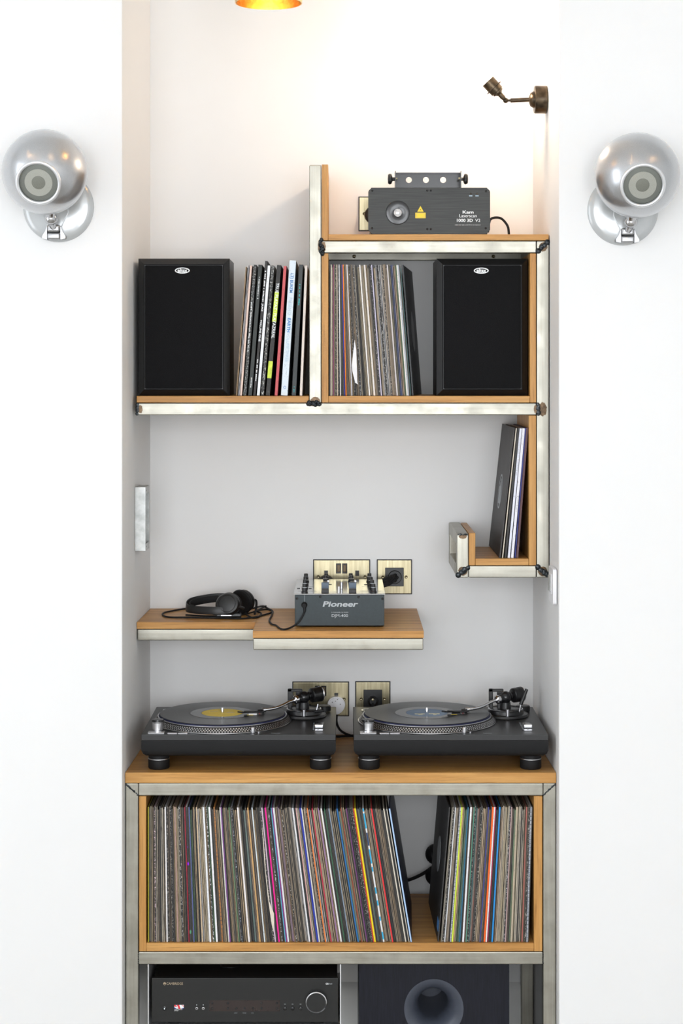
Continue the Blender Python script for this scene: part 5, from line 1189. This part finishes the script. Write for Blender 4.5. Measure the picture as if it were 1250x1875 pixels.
# ================================================================ amplifier and subwoofer below
ya = 0.006; ax0, ax1 = PX(277.5, ya), PX(619, ya); az1, az0 = PZ(1791, ya), PZ(1872, ya)
amp = thing('amplifier', ((ax0 + ax1) / 2, 0.17, 0.3032), 'black stereo amplifier with a round volume dial, on the hanging tray', 'amplifier')
B().box(ax0, ax1, ya, ya + 0.012, az0, az1, 0, 0.0015, 2).build('front_panel', 'amp_black', amp)
hs_ = B().box(ax0 + 0.003, ax1 - 0.003, ya + 0.012, 0.345, az0 + 0.002, az1 - 0.002, 0, 0.002, 2).build('housing', 'amp_black', amp)
B().lathe([(0.024, 0), (0.024, 0.0006), (0, 0.0006)], (PX(420, 0.1), 0.10, az1 - 0.0019), (0, 0, 1), 30, 0, sx=1, sy=0.5).build('vent_badge', 'black_gloss', hs_)
for fx in (ax0 + 0.05, ax1 - 0.05):
    for fy in (0.05, 0.30): B().cyl((fx, fy, 0.3033), (fx, fy, az0 + 0.003), 0.018, None, 20).build('foot', 'black_rubber', amp)
cv = PT(579, 1832, ya)
B().lathe([(0.0268, -0.001), (0.0268, 0.0008)], cv, (0, -1, 0), 44).build('dial_recess', 'amp_black', amp)
dl = B().lathe([(0.0235, 0), (0.0240, 0.0135), (0.0222, 0.0152), (0, 0.0152)], cv, (0, -1, 0), 48).build('volume_dial', 'amp_black', amp)
B().lathe([(0.0241, 0.0128), (0.0246, 0.0138), (0.0226, 0.0158), (0.0221, 0.0150)], cv, (0, -1, 0), 48, 0, False, False).build('dial_rim', 'chrome', dl)
x0, x1 = PX(383, ya), PX(512, ya); z1, z0 = PZ(1831.5, ya), PZ(1851.5, ya)
dw = B().box(x0, x1, ya - 0.0004, ya + 0.001, z0, z1).build('display_window', 'amp_window', amp)
for px, py in ((388.5, 1836.5), (388.5, 1846), (417, 1836.5), (417, 1846), (432.5, 1846), (447.7, 1846), (463, 1846), (478.5, 1836.5), (478.5, 1846), (507, 1836.5), (507, 1846)):
    B().lathe([(0.0026, 0), (0.0026, 0.0014), (0.0018, 0.0022), (0, 0.0022)], PT(px, py, ya - 0.0004), (0, -1, 0), 14).build('button', 'black_gloss', dw)
for px in (521.5, 535.5, 550):
    B().lathe([(0.0050, 0), (0.0050, 0.0004), (0.0042, 0.0004), (0.0042, 0.0030), (0.0034, 0.0036), (0, 0.0036)], PT(px, 1846.5, ya), (0, -1, 0), 20).build('button', 'black_gloss', amp)
    a = PT(px, 1838.5, ya); B().box(a.x - 0.002, a.x + 0.002, ya - 0.0002, ya + 0.0002, a.z - 0.0006, a.z + 0.0006).build('print', 'grey_print', amp)
B().lathe([(0.0052, 0), (0.0052, 0.001), (0.0042, 0.0016), (0, 0.0016)], PT(301, 1846.5, ya), (0, -1, 0), 20).build('power_button', 'black_gloss', amp)
B().lathe([(0.0010, 0), (0.0010, 0.0020), (0, 0.0020)], PT(301, 1846.7, ya), (0, -1, 0), 10).build('power_light', 'led_glow', amp)
for px in (360, 372):
    j = B().lathe([(0.0030, 0), (0.0030, 0.001), (0.0018, 0.0012), (0.0018, 0.0002), (0, 0.0002)], PT(px, 1846.3, ya), (0, -1, 0), 18).build('input_jack', 'satin_silver', amp)
    B().lathe([(0.0017, 0.0004), (0.0017, 0.0008), (0, 0.0008)], PT(px, 1846.3, ya), (0, -1, 0), 12).build('jack_hole', 'black_plastic', j)
    a = PT(px, 1840, ya); B().box(a.x - 0.0010, a.x + 0.0010, ya - 0.0002, ya + 0.0002, a.z - 0.0012, a.z + 0.0012).build('print', 'grey_print', amp)
text('lettering', 'CAMBRIDGE', 0.0078, PT(304.5, 1801.3, ya - 0.0002), 'gold_print', amp, sx=0.90, align='LEFT')
B().plate(circle(PX(301.3, ya), PZ(1801, ya), 0.0032, 20), [rrect(PX(300.3, ya), PX(302.3, ya), PZ(1804, ya), PZ(1801.5, ya))], ya - 0.0003, ya + 0.0001).build('emblem', 'gold_print', amp)
text('lettering', 'CX', 0.0048, PT(598.8, 1801.5, ya - 0.0002), 'white_print', amp, bold=0.0002); text('lettering', 'A60', 0.0046, PT(605, 1801.5, ya - 0.0002), 'grey_print', amp)
for px, wd in ((431.5, 'DIRECT'), (447.3, 'SPEAKER'), (462, 'MUTE')): text('lettering', wd, 0.0022, PT(px, 1855, ya - 0.0002), 'grey_print', amp, res=1)
# flag sticker
fx0, fx1, fz1, fz0 = PX(319, ya), PX(336.5, ya), PZ(1840, ya), PZ(1847, ya)
fl = B().box(fx0, fx1, ya - 0.0003, ya + 0.0002, fz0, fz1).build('flag_sticker', 'white_print', amp)
w_, h_ = fx1 - fx0, fz1 - fz0
B().plate([(fx0 + w_ * .30, fz1), (fx0 + w_ * .52, fz1), (fx0 + w_ * .66, fz0), (fx0 + w_ * .44, fz0)], [], ya - 0.0005, ya).plate([(fx0, fz1), (fx0 + w_ * .14, fz1), (fx0 + w_ * .30, fz0 + h_ * .45), (fx0, fz0 + h_ * .6)], [], ya - 0.0005, ya).plate([(fx1, fz1 - h_ * .2), (fx1, fz0 + h_ * .5), (fx0 + w_ * .72, fz1)], [], ya - 0.0005, ya).build('print', 'red_print', fl)
B().plate([(fx0, fz0), (fx0 + w_ * .25, fz0), (fx0, fz0 + h_ * .42)], [], ya - 0.0005, ya).plate([(fx1, fz0), (fx0 + w_ * .74, fz0), (fx1, fz0 + h_ * .3)], [], ya - 0.0005, ya).plate([(fx0 + w_ * .2, fz1), (fx0 + w_ * .29, fz1), (fx0 + w_ * .36, fz0 + h_ * .65)], [], ya - 0.0005, ya).build('print', 'navy_print', fl)
text('lettering', 'GREAT BRITISH', 0.0029, (fx0, ya - 0.0003, fz0 - 0.0020), 'white_print', amp, align='LEFT', sx=0.95, res=1); text('lettering', 'SOUND', 0.0029, (fx0, ya - 0.0003, fz0 - 0.0046), 'white_print', amp, align='LEFT', sx=0.95, res=1)

ys = 0.034; sx0, sx1 = PX(657, ys), PX(932, ys)
sub = thing('subwoofer', ((sx0 + sx1) / 2, 0.2, 0), 'dark wood-grained subwoofer with a flared port, on the floor under the desk', 'subwoofer')
pcx, pcz, pr_ = PX(794, ys), PZ(1847, ys), 54 / sc_at(ys)
sz0, sz1 = 0.018, 0.4515
B().plate(rrect(sx0, sx1, sz0, sz1, 0.003), [circle(pcx, pcz, pr_ - 0.001, 48)], ys, ys + 0.018).build('front_baffle', 'sub_wrap', sub)
B().box(sx0, sx0 + 0.018, ys + 0.018, 0.385, sz0, sz1).box(sx1 - 0.018, sx1, ys + 0.018, 0.385, sz0, sz1).box(sx0 + 0.018, sx1 - 0.018, ys + 0.018, 0.385, sz1 - 0.018, sz1).box(sx0 + 0.018, sx1 - 0.018, ys + 0.018, 0.385, sz0, sz0 + 0.018).box(sx0 + 0.018, sx1 - 0.018, 0.367, 0.385, sz0 + 0.018, sz1 - 0.018).build('cabinet', 'sub_wrap', sub)
ri = 27.5 / sc_at(ys)
fp = []
for k in range(0, 11):
    a = PI / 2 * k / 10
    fp.append((pr_ - (pr_ - ri) * math.sin(a), -0.055 * (1 - math.cos(a))))
B().lathe([(pr_, -0.002), (pr_ + 0.0005, 0.0012)] + [(r_, 0.0012 + h_) for r_, h_ in fp] + [(ri, -0.19)], (pcx, ys, pcz), (0, -1, 0), 56, 0, False, False).build('port', 'port_grey', sub)
B().lathe([(ri + 0.002, -0.19), (ri + 0.002, -0.188), (0, -0.188)], (pcx, ys, pcz), (0, -1, 0), 40).build('port_end', 'port_grey', sub)
for fx in (sx0 + 0.03, sx1 - 0.03):
    for fy in (0.07, 0.35): B().cyl((fx, fy, 0.0002), (fx, fy, sz0 + 0.001), 0.016, None, 18).build('foot', 'black_rubber', sub)

# ================================================================ recessed ceiling lamps of the room
for i, (x, y) in enumerate(((-1.5, -1.3), (0.0, -1.5), (1.5, -1.3), (-1.5, -3.4), (1.5, -3.4))):
    t = thing('ceiling_downlight_offscreen', (x, y, CEIL - 0.001), 'recessed white ceiling downlight in the room before the alcove', 'lamp', 'ceiling downlights')
    B().lathe([(0.050, 0), (0.050, -0.006), (0.040, -0.009), (0.034, -0.003)], (0, 0, 0), (0, 0, 1), 28, 0, False, False).build('trim_ring', 'white_plastic', t, local=True)
    B().lathe([(0.034, -0.0035), (0, -0.0035)], (0, 0, 0), (0, 0, 1), 24, 0, True, True).build('lamp_disc_offscreen', 'downlight_glow', t, local=True)
